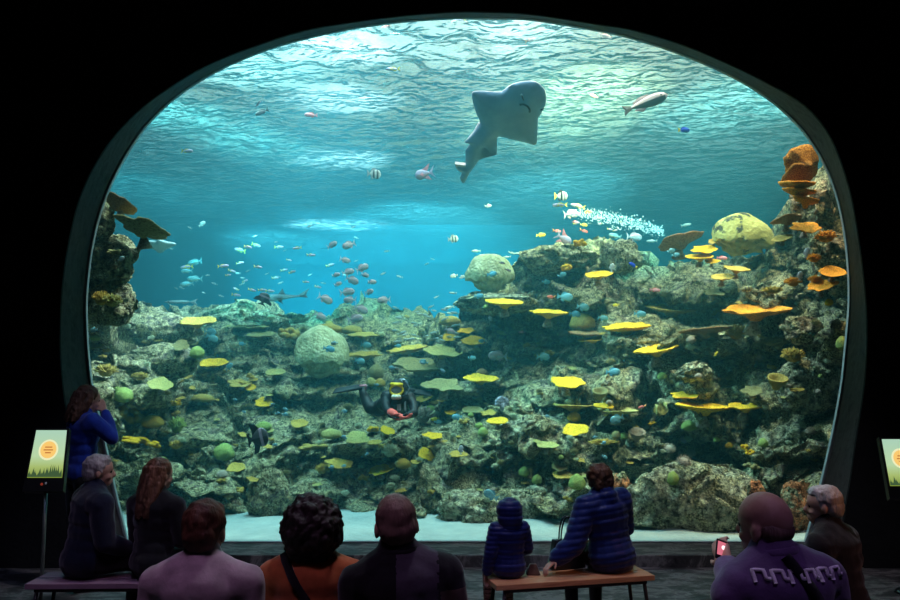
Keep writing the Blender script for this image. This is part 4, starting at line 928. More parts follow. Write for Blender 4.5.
FL = [
('wrasse',645,103,46,'long rosy-grey fish with dark belly swimming near the surface beside the big ray',1,.28,11),
('royal',684,130,14,'royal blue fish with yellow tail below the long rosy-grey fish',1,.08,11),
('darkfish',335,61,14,'dark slender fish silhouetted against the white surface glare',-1,-.5,10.5),
('darkfish',305,42,11,'dark slender fish touching the window rim near the white glare',-1,-.6,10),
('fusilier',393,69,15,'purple fish with yellow tail beside the white surface glare',-1,-.05,10.5),
('pinkie',311,115,13,'pink-red slender fish under the white surface glare',-1,0,11),
('anthias',386,27,11,'pink fish right under the window rim by churned water',-1,-.2,10),
('fusilier',459,21,17,'purple and yellow slender fish under the top of the window rim',-1,-.05,10),
('anthias',530,40,10,'red-orange fish high up in front of grey ripples',1,.3,10.5),
('pinkie',605,36,15,'rosy orange fish at the window rim above the long rosy-grey fish',1,-.4,10),
('pinkie',594,96,9,'faint pink fish between the big ray and the long rosy-grey fish',-1,.5,12),
('darkfish',262,112,15,'dark purplish fish slanting over turquoise ripples',-1,-.4,11),
('darkfish',258,104,8,'small dark fish just above a purplish one',1,.9,11.5),
('fusilier',187,151,14,'pink-lilac fish with yellow tail under the turquoise glare',1,-.1,11),
('striped',374,174,14,'round fish with dark bars hanging below the surface',1,0,12),
('surgeon',424,174,19,'pinkish fish with swept-back fins beside the round barred fish',-1,-.2,12),
('blackwhite',561,196,14,'white disc fish with black bars above the lilac fish cluster',1,0,12.5),
('fusilier',560,205,15,'lilac fish with yellow tail just below the white black-barred disc fish',-1,0,12.6),
('fusilier',578,206,16,'lilac fish with yellow tail nearest the white streak in the water',-1,.2,12.6),
('snapper',571,214,17,'grey oval fish under the two lilac yellow-tailed fish',1,.15,12.8),
('yellowfish',588,212,8,'tiny yellow fish beside the grey oval fish',-1,0,12.8),
('yellowfish',584,225,8,'tiny yellowish fish above the pinkish white disc fish',1,0,12.8),
('pinkie',575,222,7,'faint pink fish in the cluster over the crest',1,0,12.8),
('anthias',557,231,9,'red fish above the pinkish white disc fish',1,-.1,12.6),
('surgeon',564,239,17,'pinkish white disc fish diving over the yellow crest coral',1,-.6,12),
('anthias',584,231,9,'red fish beside the pinkish white disc fish',1,-.3,12.4),
('yellowfish',541,235,10,'small yellow-green fish over the round cream brain coral',1,.1,12.6),
('white',488,206,7,'small whitish fish alone in the upper blue water',1,0,13),
('striped',453,239,11,'pale barred disc fish left of the round cream brain coral',1,.1,13),
('pale',476,251,10,'pale slim fish above the round cream brain coral',-1,0,13),
('pale',507,257,8,'pale fish, lowest of three beside the brain coral top',-1,0,12.8),
('pale',512,253,8,'pale fish, middle of three above the brain coral',1,-.3,12.8),
('pale',520,254,10,'pale fish, largest of three above the brain coral',-1,.2,12.8),
('white',454,276,8,'small white fish in the blue beside the cream brain coral',-1,-.2,13),
('white',462,277,6,'smaller white fish touching the edge of the cream brain coral',1,.5,12.8),
('pale',453,293,8,'pale fish below the white pair beside the cream brain coral',-1,.1,13),
('snapper',634,237,17,'blue-grey oval fish over the right of the crest by the white streak',1,-.05,12.5),
('palebig',615,236,14,'pale fish with raised fin over the cream crest',-1,.2,12.5),
('pale',652,241,11,'pale yellowish slim fish beside the tilted brown plate',-1,0,12.5),
('pale',686,225,11,'pale fish swimming above the tilted brown plate',1,.2,12),
('anthias',631,249,11,'red fish just above the cream knobbly crest',1,0,12),
('royal',633,265,10,'bright royal-blue fish against the cream crest',-1,.5,11),
('white',612,268,9,'pale grey disc fish before the cream crest',1,1.4,11),
('pinkie',655,290,11,'red fish on the brown wall beneath the crest',1,-.1,None),
('bluedisc',676,255,8,'small bluish fish under the tilted brown plate',1,.2,10.8),
('bluedisc',671,251,9,'turquoise fish beneath the rim of the tilted brown plate',1,.3,10.8),
('pinkie',722,258,11,'bright pink fish beside a small yellow plate',1,-.1,10.4),
('yellowfish',616,305,7,'small yellow fish before brown rock',-1,-.1,None),
('bluedisc',640,314,12,'turquoise disc fish on the shaded brown wall',1,-.1,None),
('bluedisc',603,318,11,'turquoise disc fish above the long brown plate',1,-.1,None),
('disc',565,297,16,'large turquoise disc fish beneath the dark overhang',1,-.1,None),
('bluedisc',583,307,14,'turquoise disc fish upper of two on the tan dome coral',1,-.1,None),
('bluedisc',575,314,12,'turquoise disc fish lower of two on the tan dome coral',1,-.1,None),
('anthias',551,297,9,'red fish next to the large turquoise disc fish',-1,0,None),
('bluedisc',562,275,9,'blue fish on the shaded crest rock',1,.3,None),
('bluedisc',546,282,9,'blue fish below the crest, over pale rock',1,0,None),
('bluedisc',492,274,10,'blue fish in front of the round cream brain coral',1,.1,11.2),
('darkfish',508,270,7,'tiny dark fish on the edge of the cream brain coral',1,-.4,11.2),
('darkfish',502,263,7,'tiny dark fish at the top of the cream brain coral',1,-.2,11.2),
('bluedisc',479,296,10,'blue fish under the round cream brain coral',1,0,11),
('snapper',498,356,20,'silvery pink oval fish against the dark cave',-1,.05,None),
('disc',543,357,14,'cyan disc fish in the middle of the dark cave',1,-.05,None),
('pinkie',522,332,7,'tiny pink fish in the dark cave',-1,0,None),
('white',490,318,7,'small pale triangular fish over dark water',1,-1.3,None),
('disc',472,358,8,'pale cyan round fish seen head-on below yellow plates',1,0,None),
('disc',613,372,14,'cyan disc fish on the dark wall beside the oval yellow plate',1,0,None),
('bluedisc',482,341,7,'small cyan fish in front of a yellow plate',-1,0,None),
('snapper',450,331,12,'lilac-blue fish by the yellow knoll',1,-.5,None),
('disc',491,495,16,'pale cyan fish tilted above the child\'s hood',-1,.5,9.3),
('disc',617,419,15,'pale cyan fish beneath the long lime plate',-1,-.3,None),
('anthias',642,407,8,'red fish beside the lettuce coral',-1,-.3,None),
('white',807,253,11,'white fish nose-up beside the largest orange branching coral',1,1.3,9.0),
('white',800,276,10,'white fish above an orange branching coral',1,1.4,9.0),
('grouper',745,289,18,'mottled olive fish on the shaded wall',1,.15,None),
('yellowfish',716,354,6,'tiny yellow fish beside the pale arch rock',1,.9,None),
('disc',457,417,11,'pale cyan round fish beside a short yellow plate',-1,0,None),
('yellowfish',435,419,9,'yellow fish touching a cyan one near the diver',-1,-.1,None),
('disc',438,422,8,'small cyan fish under the yellow fish near the diver',1,0,None),
('white',461,450,9,'small white fish standing upright over a mustard plate',1,1.5,None),
('bluedisc',445,382,9,'cyan-blue fish over the olive-brown dish coral',1,0,None),
('bluedisc',424,362,9,'blue fish over the wide olive table coral',-1,.3,None),
('disc',366,345,11,'pale blue fish between thin yellow plates',1,-.1,None),
('disc',360,361,11,'pale cyan fish under the long thin yellow plate',1,-.2,None),
('bluedisc',398,346,7,'small blue fish in front of mid reef rocks',1,0,None),
('bluedisc',242,344,8,'small blue fish on the far reef rubble',-1,.1,None),
('bluedisc',329,349,12,'dark blue fish in front of the large pale brain coral',1,-.2,11.6),
('disc',210,332,14,'pale blue fish, upper of an overlapping pair on the far reef',1,-.1,None),
('disc',212,338,14,'pale blue fish, lower of an overlapping pair on the far reef',1,-.4,None),
('disc',94,330,9,'pale blue fish close to the pane edge above the ochre plate',-1,0,8.9),
('disc',229,367,10,'small cyan fish at the end of the bright yellow far plate',1,.8,None),
('white',121,259,9,'small white fish crossing the overhanging rock',1,.4,8.8),
('bat',258,438,22,'black disc-shaped fish with pale bars in front of the reef',1,.25,9.8),
('bat',264,299,13,'dark upright disc fish at the far reef top',1,1.2,12.5),
('eel',181,302,34,'long thin fish hovering in the deep blue gap',-1,0,14),
('white',202,224,8,'small white fish pair-like tumbling under turquoise ripples',1,.7,13),
('fusilier',187,267,14,'lilac fish with yellow back, closest of its shoal to the deep blue gap',-1,-.1,13),
('palebig',187,271,13,'pale cyan fish directly beneath the lilac yellow-backed fish',-1,0,13.4),
('palebig',195,279,17,'cyan fish facing left in the deep blue, upper of two',-1,0,13.4),
('palebig',187,284,15,'cyan fish facing left in the deep blue, lower of two',-1,-.1,13.4),
('palebig',195,262,16,'faint cyan fish above two cyan fish in the deep blue',-1,-.1,14),
('shark',284,297,52,'dark shark gliding over the far reef top',-1,-.08,14.5),
]
for r in FL:
    sp, px, py, ln, lab, face, pitch, Y = r
    fish(sp, px, py, ln, lab, face, pitch, Y, name={'shark': 'reef_shark', 'bat': 'bat_fish', 'wrasse': 'wrasse'}.get(sp, 'reef_fish'))
def school(sp, pts, label, group, Y0, Y1, face=1, pj=.3):
    r_ = random.Random(len(label))
    for px, py, ln in pts:
        fish(sp, px, py, ln, label, face if r_.random() < .8 else -face, r_.uniform(-pj, pj), r_.uniform(Y0, Y1), group=group)
school('snapper', [(332,245,12),(349,245,14),(345,260,11),(362,268,14),(348,272,13),(336,275,9),(352,280,15),(365,275,9),(372,282,9),(338,284,8),(347,292,16),(369,292,10),(350,300,14),(325,299,16),(361,309,15),(355,319,17),(384,300,14),(320,316,13)],
       'silvery pink oval fish in the loose column of fish over the far reef', 'silvery pink fish gathered in a column', 12.5, 13.6, 1, .5)
school('fusilier', [(223,266,12),(240,250,13),(248,247,9),(256,245,11),(240,263,8),(232,271,8),(228,275,6),(245,281,7),(236,289,6),(252,290,9),(262,290,9),(270,291,10),(236,295,10),(279,247,10),(297,248,10),(289,260,6),(258,267,9),(284,270,8),(292,272,8),(275,278,8),(311,255,9),(330,265,9),(306,282,7),(318,287,7)],
       'small lilac fish with yellow tail in the shoal over the open blue water', 'lilac yellow-tailed fish shoaling in the open water', 12.5, 15, 1, .35)
rs = random.Random(5)
school('pale', [(rs.uniform(395, 458), rs.uniform(306, 342), rs.uniform(6, 11)) for _ in range(40)], 'small pale slim fish in the dense school over the reef dip', 'pale slim fish schooling over the reef dip', 12, 13.4, -1, .4)
school('pale', [(rs.uniform(130, 440), rs.uniform(225, 300), rs.uniform(4, 7)) for _ in range(34)], 'tiny pale fish scattered through the open blue water', 'tiny pale fish in the open blue water', 13, 19, -1, .5)
school('disc', [(rs.uniform(230, 620), rs.uniform(320, 470), rs.uniform(4, 7)) for _ in range(22)], 'tiny cyan fish hovering before the reef rock', 'tiny cyan fish hovering before the reef', 9.3, 9.9, 1, .5)
school('fusilier', [(rs.uniform(555, 640), rs.uniform(205, 245), rs.uniform(4, 7)) for _ in range(10)], 'tiny lilac fish above the central crest', 'tiny lilac fish above the central crest', 12.3, 13.4, 1, .5)

# ------------------------------------------------------------------ rays
def traced_body(outline, Y0, tilt, th, mats_top, mats_bot, name):
    """flat-bodied animal: its outline lies in a plane tilted about X through depth Y0; domed back, flatter belly"""
    cx = sum(p[0] for p in outline) / len(outline); cy = sum(p[1] for p in outline) / len(outline)
    c = at(cx, cy, Y0); e1 = Vector((1, 0, 0)); e2 = Vector((0, math.cos(tilt), math.sin(tilt))); nn = e1.cross(e2)
    P = []
    for px, py in outline:
        d = ray(px, py); t_ = (c - CAM).dot(nn) / d.dot(nn); w_ = CAM + d * t_ - c; P.append((w_.dot(e1), w_.dot(e2)))
    return c, e1, e2, nn, P
BO = [(546,96),(545,105),(540,115),(538,118),(537.5,130),(536,144),(528,143),(515,140),(503,137),(497.5,137),(497,145),(496,155),(490,151),(483,147),(480,157),(474,167),(470,172),(467,178),(463.5,183),(460,178),(462,172),(456,168),(456,163.5),(465,164.5),(465.5,158),(466,150),(470,144),(465,142),(470,137),(477,128),(480,122),(477,115),(474,106),(472,97),(473,92),(480,91),(490,91.5),(500,92),(504,90),(511,85),(520,82),(530,81),(538,83),(544,89)]
def dist_in(P, x, y):
    best = 9; ins = False; n_ = len(P); j = n_ - 1
    for i in range(n_):
        x1, y1 = P[j]; x2, y2 = P[i]
        if (y1 > y) != (y2 > y) and x < (x2 - x1) * (y - y1) / (y2 - y1) + x1: ins = not ins
        dx, dy = x2 - x1, y2 - y1; t_ = max(0, min(1, ((x - x1) * dx + (y - y1) * dy) / (dx * dx + dy * dy + 1e-9)))
        best = min(best, math.hypot(x - x1 - t_ * dx, y - y1 - t_ * dy)); j = i
    return best if ins else -best
def flat_animal(name, outline, Y0, tilt, thick, dome, mb, mt, label, cat, N=90):
    c, e1, e2, nn, P = traced_body(outline, Y0, tilt, .1, None, None, name)
    # smooth the outline
    Q = []
    for i in range(len(P)):
        p0, p1, p2, p3 = P[i - 1], P[i], P[(i + 1) % len(P)], P[(i + 2) % len(P)]
        for k in range(4):
            t_ = k / 4; Q.append(tuple(.5 * ((2 * p1[a]) + (p2[a] - p0[a]) * t_ + (2 * p0[a] - 5 * p1[a] + 4 * p2[a] - p3[a]) * t_ * t_ + (3 * p1[a] - p0[a] - 3 * p2[a] + p3[a]) * t_ ** 3) for a in (0, 1)))
    bm = bmesh.new(); f = bm.faces.new([bm.verts.new((x, y, 0)) for x, y in Q])
    bmesh.ops.triangulate(bm, faces=bm.faces)
    for _ in range(1):
        bmesh.ops.subdivide_edges(bm, edges=[e for e in bm.edges if e.calc_length() > .06], cuts=3, use_grid_fill=True)
    bmesh.ops.triangulate(bm, faces=bm.faces)
    for _ in range(2):
        long_ = [e for e in bm.edges if e.calc_length() > .05]
        if long_: bmesh.ops.subdivide_edges(bm, edges=long_, cuts=1); bmesh.ops.triangulate(bm, faces=bm.faces)
    bmesh.ops.beautify_fill(bm, faces=bm.faces, edges=bm.edges)
    V = [v.co.copy() for v in bm.verts]; bm.verts.index_update(); Fx = [[v.index for v in f.verts] for f in bm.faces]; bm.free()
    D = [max(0, dist_in(Q, v.x, v.y)) for v in V]
    n_ = len(V); W = []; 
    for s, amp in ((1, thick), (-1, thick * dome)):
        for v, d in zip(V, D):
            hgt = amp * (1 - math.exp(-d / (thick * 1.0))) + .006
            w_ = e1 * v.x + e2 * v.y + nn * (-s * hgt); W.append(w_)
    FF = Fx + [[i + n_ for i in reversed(f)] for f in Fx]; mi = [0] * len(Fx) + [1] * len(Fx)
    # rim
    from collections import Counter
    ec = Counter(); 
    for f in Fx:
        for a, b in zip(f, f[1:] + f[:1]): ec[(min(a, b), max(a, b))] += 1
    for f in Fx:
        for a, b in zip(f, f[1:] + f[:1]):
            if ec[(min(a, b), max(a, b))] == 1: FF.append([b, a, a + n_, b + n_]); mi.append(1)
    o = empty(name, c, 0, label, cat)
    q = obj('body', mesh('body', W, FF, [mb, mt], True, mi), o)
    return o, c, e1, e2, nn
MB_ray = nmat('ray_belly', [(.3, (.14, .22, .36)), (.7, (.26, .34, .48))], 2.5, 4, .5)
MT_ray = nmat('ray_back', [(.3, (.30, .24, .26)), (.7, (.42, .34, .36))], 4, 4, .5)
guitar, c, e1, e2, nn = flat_animal('guitar_ray', BO, 10.6, -.5, .12, 1.2, MB_ray, MT_ray, 'big blunt-nosed ray with finned tail seen from beneath near the surface', 'ray')
def on_belly(px, py, off):
    d = ray(px, py); t_ = (c - CAM).dot(nn) / d.dot(nn); w_ = CAM + d * t_ - c; return w_ - nn * off
M_mouth = pmat('ray_mouth', (.03, .035, .05))
for nm, path, r0 in (('mouth', [(519,97.5),(523,97),(527,99),(529,102),(529,105)], .014), ('nostril', [(521,87),(522,90),(523,93)], .010), ('nostril', [(540,103),(543,101)], .010)):
    bm = tube([on_belly(x, y, .136) for x, y in path], r0, 6); q = bm_obj(nm, bm, M_mouth, guitar)
M_pale_tip = pmat('ray_tail_tip', (.62, .52, .56))
bm = bmesh.new(); P = [on_belly(x, y, .03) for x, y in ((455,162.5),(466,164),(466,171),(461,170.5),(457,168))]
vv = [bm.verts.new(p) for p in P]; f = bm.faces.new(vv); r = bmesh.ops.extrude_face_region(bm, geom=[f]); bmesh.ops.translate(bm, verts=[v for v in r['geom'] if isinstance(v, bmesh.types.BMVert)], vec=nn * .05)
q = bm_obj('tail_fin', bm, M_pale_tip, guitar, smooth=False); q['label'] = 'pale pinkish tail fin lobe'
bm = bmesh.new(); P = [on_belly(x, y, -.02) for x, y in ((466,143),(474,133),(479,124),(481,128),(472,141))]
vv = [bm.verts.new(p) for p in P]; f = bm.faces.new(vv); r = bmesh.ops.extrude_face_region(bm, geom=[f]); bmesh.ops.translate(bm, verts=[v for v in r['geom'] if isinstance(v, bmesh.types.BMVert)], vec=nn * .03)
q = bm_obj('pelvic_fin', bm, M_pale_tip, guitar, smooth=False); q['label'] = 'pale pink-edged fin'
MO = [(139,243),(148,241.5),(155,242),(158,240),(162,241),(168,243),(176,244),(171,247),(166,249.5),(162,252.5),(158,252),(154,249),(147,246)]
M_white_ray = nmat('pale_ray_skin', [(.3, (.25, .36, .38)), (.7, (.38, .48, .50))], 3, 3, .5)
flat_animal('stingray', MO, 12.5, -.35, .05, 1.5, M_white_ray, M_white_ray, 'small pale ray gliding under the wide olive plate coral', 'ray')

# bubbles from the inlet drifting in a streak over the crest
bm = bmesh.new(); rb = random.Random(3)
for i in range(1100):
    f = rb.random(); px = 572 + 92 * f; py = 212 + 20 * f ** 1.3 + rb.gauss(0, 2.2 + 7 * f * (1 - f)); add_ball(bm, at(px, py, 12.9 + rb.gauss(0, .2)), rb.uniform(.003, .011), 4)
o = bm_obj('bubbles', bm, pmat('bubble_white', (.7, .85, .88), .2, .6)); tag(o, 'whitish streak of fine bubbles drifting over the central crest', 'bubbles', None, 'stuff')
# ------------------------------------------------------------------ people
def cloth(name, c, rough=.85, sc=14, sheen=.2): return nmat('cloth_' + name, [(.35, tuple(x * .7 for x in c)), (.65, c)], sc, 5, rough, .35, 60, .004, spec=.2, sheen=sheen)
MP = {'skin': nmat('skin', [(.35, (.50, .28, .20)), (.65, (.60, .36, .27))], 20, 3, .55, spec=.35),
      'black': cloth('black', (.006, .0065, .010)), 'navy': cloth('navy', (.006, .010, .03)), 'royal': cloth('royal_blue', (.015, .05, .42)),
      'puffer': cloth('puffer_navy', (.006, .020, .15), .45), 'puffer2': cloth('puffer_blue', (.005, .013, .12), .45), 'grey': cloth('purple_lit_white', (.62, .50, .54)), 'rust': cloth('rust', (.50, .13, .04)),  # pale mauve shirt: purple light on white cloth is put into its colour
      'tan': cloth('tan_panel', (.16, .10, .07)), 'slate': cloth('slate_panel', (.07, .06, .085)), 'brown': cloth('brown', (.12, .07, .05)), 'denim': cloth('dark_denim', (.02, .025, .04)),
      'shoe': pmat('shoe_leather', (.06, .05, .05)), 'shoew': pmat('pale_shoe', (.5, .42, .38)), 'eye': pmat('eye_dark', (.02, .02, .02), .2)}
def hairm(name, a, b): return nmat('hair_' + name, [(.35, a), (.65, b)], 22, 6, .6, .8, 90, .006, stretch=(1, 1, .25), spec=.4)
HM = {'white': hairm('white', (.36, .34, .33), (.62, .60, .58)), 'grey': hairm('grey', (.22, .20, .20), (.42, .39, .38)), 'black': hairm('black', (.006, .005, .005), (.03, .022, .02)), 'brown': hairm('brown', (.04, .02, .012), (.13, .06, .035)), 'redbrown': hairm('redbrown', (.05, .022, .012), (.16, .07, .035)), 'stub': hairm('stubble', (.16, .10, .08), (.26, .17, .13))}
def hand_prims(bm, W, d, nrm, size=1.0, curl=.5, side=1):
    """palm, four unequal bent fingers and a thumb leaving the side of the palm"""
    d = d.normalized(); nrm = (nrm - d * nrm.dot(d)).normalized(); t_ = d.cross(nrm) * side; s = size
    for k in (-1.5, -.5, .5, 1.5): add_cap(bm, W + t_ * (.010 * k * s), W + d * .078 * s + t_ * (.0185 * k * s), .014 * s, .0115 * s, 8)
    ln = (.062, .080, .086, .074)
    for k, L in zip((-1.5, -.5, .5, 1.5), ln):
        p = W + d * .082 * s + t_ * (.0195 * k * s); a = curl * .5; q = p
        for f in (.45, .32, .25):
            dd = (d * math.cos(a) + nrm * math.sin(a)).normalized(); e = q + dd * L * f * s; add_cap(bm, q, e, .0088 * s, .0080 * s, 8); q = e; a += curl
    b = W + d * .02 * s + t_ * .024 * s; m_ = b + (d * .6 + t_ * .8 + nrm * .3).normalized() * .040 * s; e = m_ + (d * .9 + t_ * .25 + nrm * .5).normalized() * .032 * s
    add_cap(bm, b, m_, .0135 * s, .0105 * s, 8); add_cap(bm, m_, e, .0105 * s, .0090 * s, 8)
def person(loc, yaw, k, label, torso, legs, hair, hstyle, lean=0, side=0, hyaw=0, hpitch=0, hroll=0, arms=None, stand=False, hip=None, shw=1.0, puff=0, voxel=.009, legsp=None, name='person', group=None, feet=True, shoe='shoe', hands=(True, True), extra=None, quilt=False, hdrop=0):
    """seated (or standing) visitor; local +Y is where the body faces"""
    dz = .42 if stand else 0
    M_up = Matrix.Translation((0, 0, .56 + dz)) @ Matrix.Rotation(side, 4, 'Y') @ Matrix.Rotation(-lean, 4, 'X') @ Matrix.Translation((0, 0, -.56))
    neck = Vector((0, .01, 1.09))
    M_hd = M_up @ Matrix.Translation(neck) @ Matrix.Rotation(hyaw, 4, 'Z') @ Matrix.Rotation(hroll, 4, 'Y') @ Matrix.Rotation(lean * .7 - hpitch, 4, 'X') @ Matrix.Translation(-neck)
    U = lambda x, y, z: M_up @ Vector((x, y, z))
    Hd = lambda x, y, z: M_hd @ Vector((x, y, z - .045 - hdrop))
    RH = M_hd.to_3x3(); RU = M_up.to_3x3()
    root = empty(name, loc, yaw, label, 'person', group); root.scale = (k, k, k)
    sx = .178 * shw
    if legsp is None:
        zf = (0 - loc[2]) / k                                      # floor in local units
        if stand: legsp = [[(s * .09, 0, .92), (s * .10, .02, .49), (s * .10, -.02, .09)] for s in (-1, 1)]
        else: legsp = [[(s * .09, .03, .565), (s * .13, .43, .545), (s * .12, .40, zf + .09)] for s in (-1, 1)]
    if arms is None:
        arms = [[(s * sx, 0, .965), (s * (sx + .025), .05, .72), (s * .13, .30, .64)] for s in (-1, 1)]
        arms = [[U(*p) for p in a] for a in arms]
    else: arms = [[U(*p) if len(p) == 3 else Vector(p[:3]) for p in a] for a in arms]
    # ---- the body, one continuous skin
    bm = bmesh.new()
    def torso_prims(bm, g):
        add_ball(bm, (0, 0, .57 + dz), (.165 + g, .125 + g, .12 + g), 16)
        for z, rx, ry in ((.66, .145, .105), (.76, .14, .10), (.86, .155, .112), (.94, .165, .115)): add_ball(bm, U(0, 0, z), (rx + g, ry + g, .12), 16, RU)
        for s in (-1, 1): add_cap(bm, U(s * .045, -.005, 1.015), U(s * .145 * shw, -.005, .965), .060 + g, .066 + g)
        add_cap(bm, U(0, -.01, 1.0), U(0, .0, 1.05), .085 + g * .6, .06 + g * .6)
    torso_prims(bm, 0)
    add_cap(bm, U(0, 0, 1.02), Hd(0, .012, 1.15), .062, .058)
    add_ball(bm, Hd(0, .018, 1.245), (.074, .094, .090), 20, RH); add_ball(bm, Hd(0, .050, 1.195), (.058, .058, .075), 16, RH); add_ball(bm, Hd(0, .068, 1.145), (.040, .040, .032), 12, RH)
    add_cone(bm, Hd(0, .105, 1.235), Hd(0, .125, 1.190), .008, .016, 8); add_ball(bm, Hd(0, .118, 1.190), .014, 8)
    for s in (-1, 1):
        add_ball(bm, Hd(s * .019, .103, 1.242), (.016, .010, .008), 8, RH)          # brow
        add_ball(bm, Hd(s * .076, .010, 1.205), (.009, .019, .032), 10, RH)         # ear
        add_ball(bm, Hd(s * .034, .080, 1.185), (.022, .022, .022), 8, RH)          # cheek
    add_ball(bm, Hd(0, .106, 1.158), (.022, .010, .007), 8, RH); add_ball(bm, Hd(0, .104, 1.147), (.020, .010, .007), 8, RH)
    for a, hv in zip(arms, hands):
        add_chain(bm, [(a[0], .052), (a[0].lerp(a[1], .5), .047), (a[1], .038), (a[1].lerp(a[2], .4), .037), (a[2], .026)])
        d = (a[2] - a[1]).normalized(); hd_ = a[3] - a[2] if len(a) > 3 else d
        hn = a[4] if len(a) > 4 else Vector((0, 0, -1)); hand_prims(bm, a[2] + hd_.normalized() * .01, hd_, hn, 1.0, .45)
    for Lp in legsp:
        h_, kn, an = [Vector(p) for p in Lp]; add_chain(bm, [(h_, .088), (h_.lerp(kn, .5), .078), (kn, .056), (kn.lerp(an, .35), .055), (an, .036)])
        add_cap(bm, an + Vector((0, -.02, -.04)), an + Vector((0, .15, -.055)), .035, .030)
    remeshed('body', bm, MP['skin'], voxel, root, 2)
    # ---- garments
    g = .016 + puff
    bm = bmesh.new(); torso_prims(bm, g)
    for a in arms:
        add_chain(bm, [(a[0], .056 + g), (a[0].lerp(a[1], .5), .050 + g), (a[1], .043 + g), (a[1].lerp(a[2], .5), .040 + g), (a[1].lerp(a[2], .93), .033 + g * .8)])
    add_cap(bm, U(0, -.005, 1.03), U(0, .0, 1.075), .074 + g * .5, .064 + g * .5, 16)
    for q in (extra or []): add_cap(bm, U(*q[0]), U(*q[1]), q[2], q[3])
    iM = M_up.inverted()
    if quilt:
        def disp(co, n):
            z = (iM @ co).z; w_ = abs(math.sin(z * PI / .052)); return n * (.010 * (w_ ** .6) - .007) + n * .004 * noise.noise(co * 9)
    else:
        def disp(co, n): return n * (.007 * noise.noise(co * Vector((9, 9, 5)) if False else Vector((co.x * 8, co.y * 8, co.z * 5))) + .004 * noise.noise(co * 19))
    jk = remeshed('jacket' if torso != 'rust' else 'top', bm, MP[torso], .011, root, 3, disp=disp)
    bm = bmesh.new(); add_ball(bm, (0, 0, .56 + dz), (.178, .138, .125), 16)
    for Lp in legsp:
        h_, kn, an = [Vector(p) for p in Lp]; add_chain(bm, [(h_, .102), (h_.lerp(kn, .5), .090), (kn, .070), (kn.lerp(an, .4), .064), (kn.lerp(an, .96), .052)])
    remeshed('trousers', bm, MP[legs], .014, root, 3)
    for Lp in legsp:
        an = Vector(Lp[2]); bm = bmesh.new(); add_cap(bm, an + Vector((0, -.025, -.045)), an + Vector((0, .16, -.058)), .043, .036); add_ball(bm, an + Vector((0, .08, -.06)), (.05, .12, .028), 14)
        remeshed('shoe', bm, MP[shoe], .010, root, 2)
    for s in (-1, 1):
        bm = bmesh.new(); add_ball(bm, Hd(s * .031, .091, 1.222), .0115, 8); bm_obj('eye', bm, MP['eye'], root)
    # ---- hair
    r_ = random.Random(int(abs(loc[0]) * 1000))
    bm = bmesh.new(); hc = Vector((0, .002, 1.258))
    def HB(x, y, z, r): add_ball(bm, Hd(x, y, z), r, 14, RH)
    amp, fr = .006, 30
    if hstyle == 'short':
        HB(0, .000, 1.262, (.083, .098, .088)); HB(0, -.035, 1.215, (.074, .062, .075)); HB(0, .045, 1.295, (.066, .055, .045))
        for s in (-1, 1): add_cap(bm, Hd(s * .070, .030, 1.26), Hd(s * .072, .028, 1.215), .012, .009, 8)
    elif hstyle == 'bald':
        HB(0, -.020, 1.212, (.0748, .0535, .050)); amp = .0015
    elif hstyle == 'thin':
        HB(0, -.004, 1.254, (.077, .094, .084)); HB(0, -.04, 1.212, (.073, .056, .060)); amp = .003
    elif hstyle == 'crop':
        HB(0, -.004, 1.265, (.104, .110, .098)); HB(0, -.045, 1.205, (.098, .070, .095)); HB(0, .05, 1.290, (.07, .055, .045)); amp = .010
        for s in (-1, 1): HB(s * .062, .01, 1.22, (.026, .05, .05))
    elif hstyle == 'curly':
        for i in range(110):
            a = i * 2.39996; z = 1 - 1.62 * i / 110; rr = math.sqrt(max(0, 1 - z * z)); y = rr * math.sin(a)
            if y > .55 and z < .55: continue
            add_ball(bm, Hd(rr * math.cos(a) * .112, y * .112 - .018, 1.222 + z * .122), r_.uniform(.022, .036), 7)
        HB(0, -.02, 1.235, (.10, .09, .11)); HB(0, -.05, 1.13, (.095, .055, .075)); amp = .010
    elif hstyle in ('long', 'wavy'):
        HB(0, -.002, 1.262, (.087, .100, .090)); LL = .34 if hstyle == 'long' else .24
        for i in range(26):
            f = i / 25; a = PI * (1.02 + .96 * f) if hstyle == 'long' else PI * (.95 + 1.1 * f); x0 = math.cos(a) * .078; y0 = math.sin(a) * .085
            pts = []; 
            for j in range(7):
                t_ = j / 6; z = 1.27 - (LL + r_.uniform(-.02, .02)) * t_; w_ = 1 + .28 * math.sin(t_ * 2.2) - (.25 * t_ if hstyle == 'long' else .1 * t_)
                pts.append((Hd(x0 * w_ + .008 * math.sin(t_ * 9 + i), y0 * w_ - .01 - .03 * t_ + .008 * math.sin(t_ * 7 + i * 2), z), .017 * (1 - .45 * t_)))
            add_chain(bm, pts, 6)
        amp = .004
    def hdisp(co, n): return n * (amp * noise.noise(co * fr) + amp * .6 * noise.noise(co * fr * 2.3))
    if hstyle != 'hood': remeshed('hair', bm, HM[hair], .0065 if hstyle in ('long', 'wavy', 'curly') else .008, root, 1, disp=hdisp)
    else: bm.free()
    return root, U, Hd, jk, RH
def pos(px, Y, z=0): p = at(px, 375, Y); return Vector((p.x, Y, z))
def scale_for(py_top, Y, top=1.30): return (CAM.z - (py_top - 375) * Y / F - .45) / (top - .45)
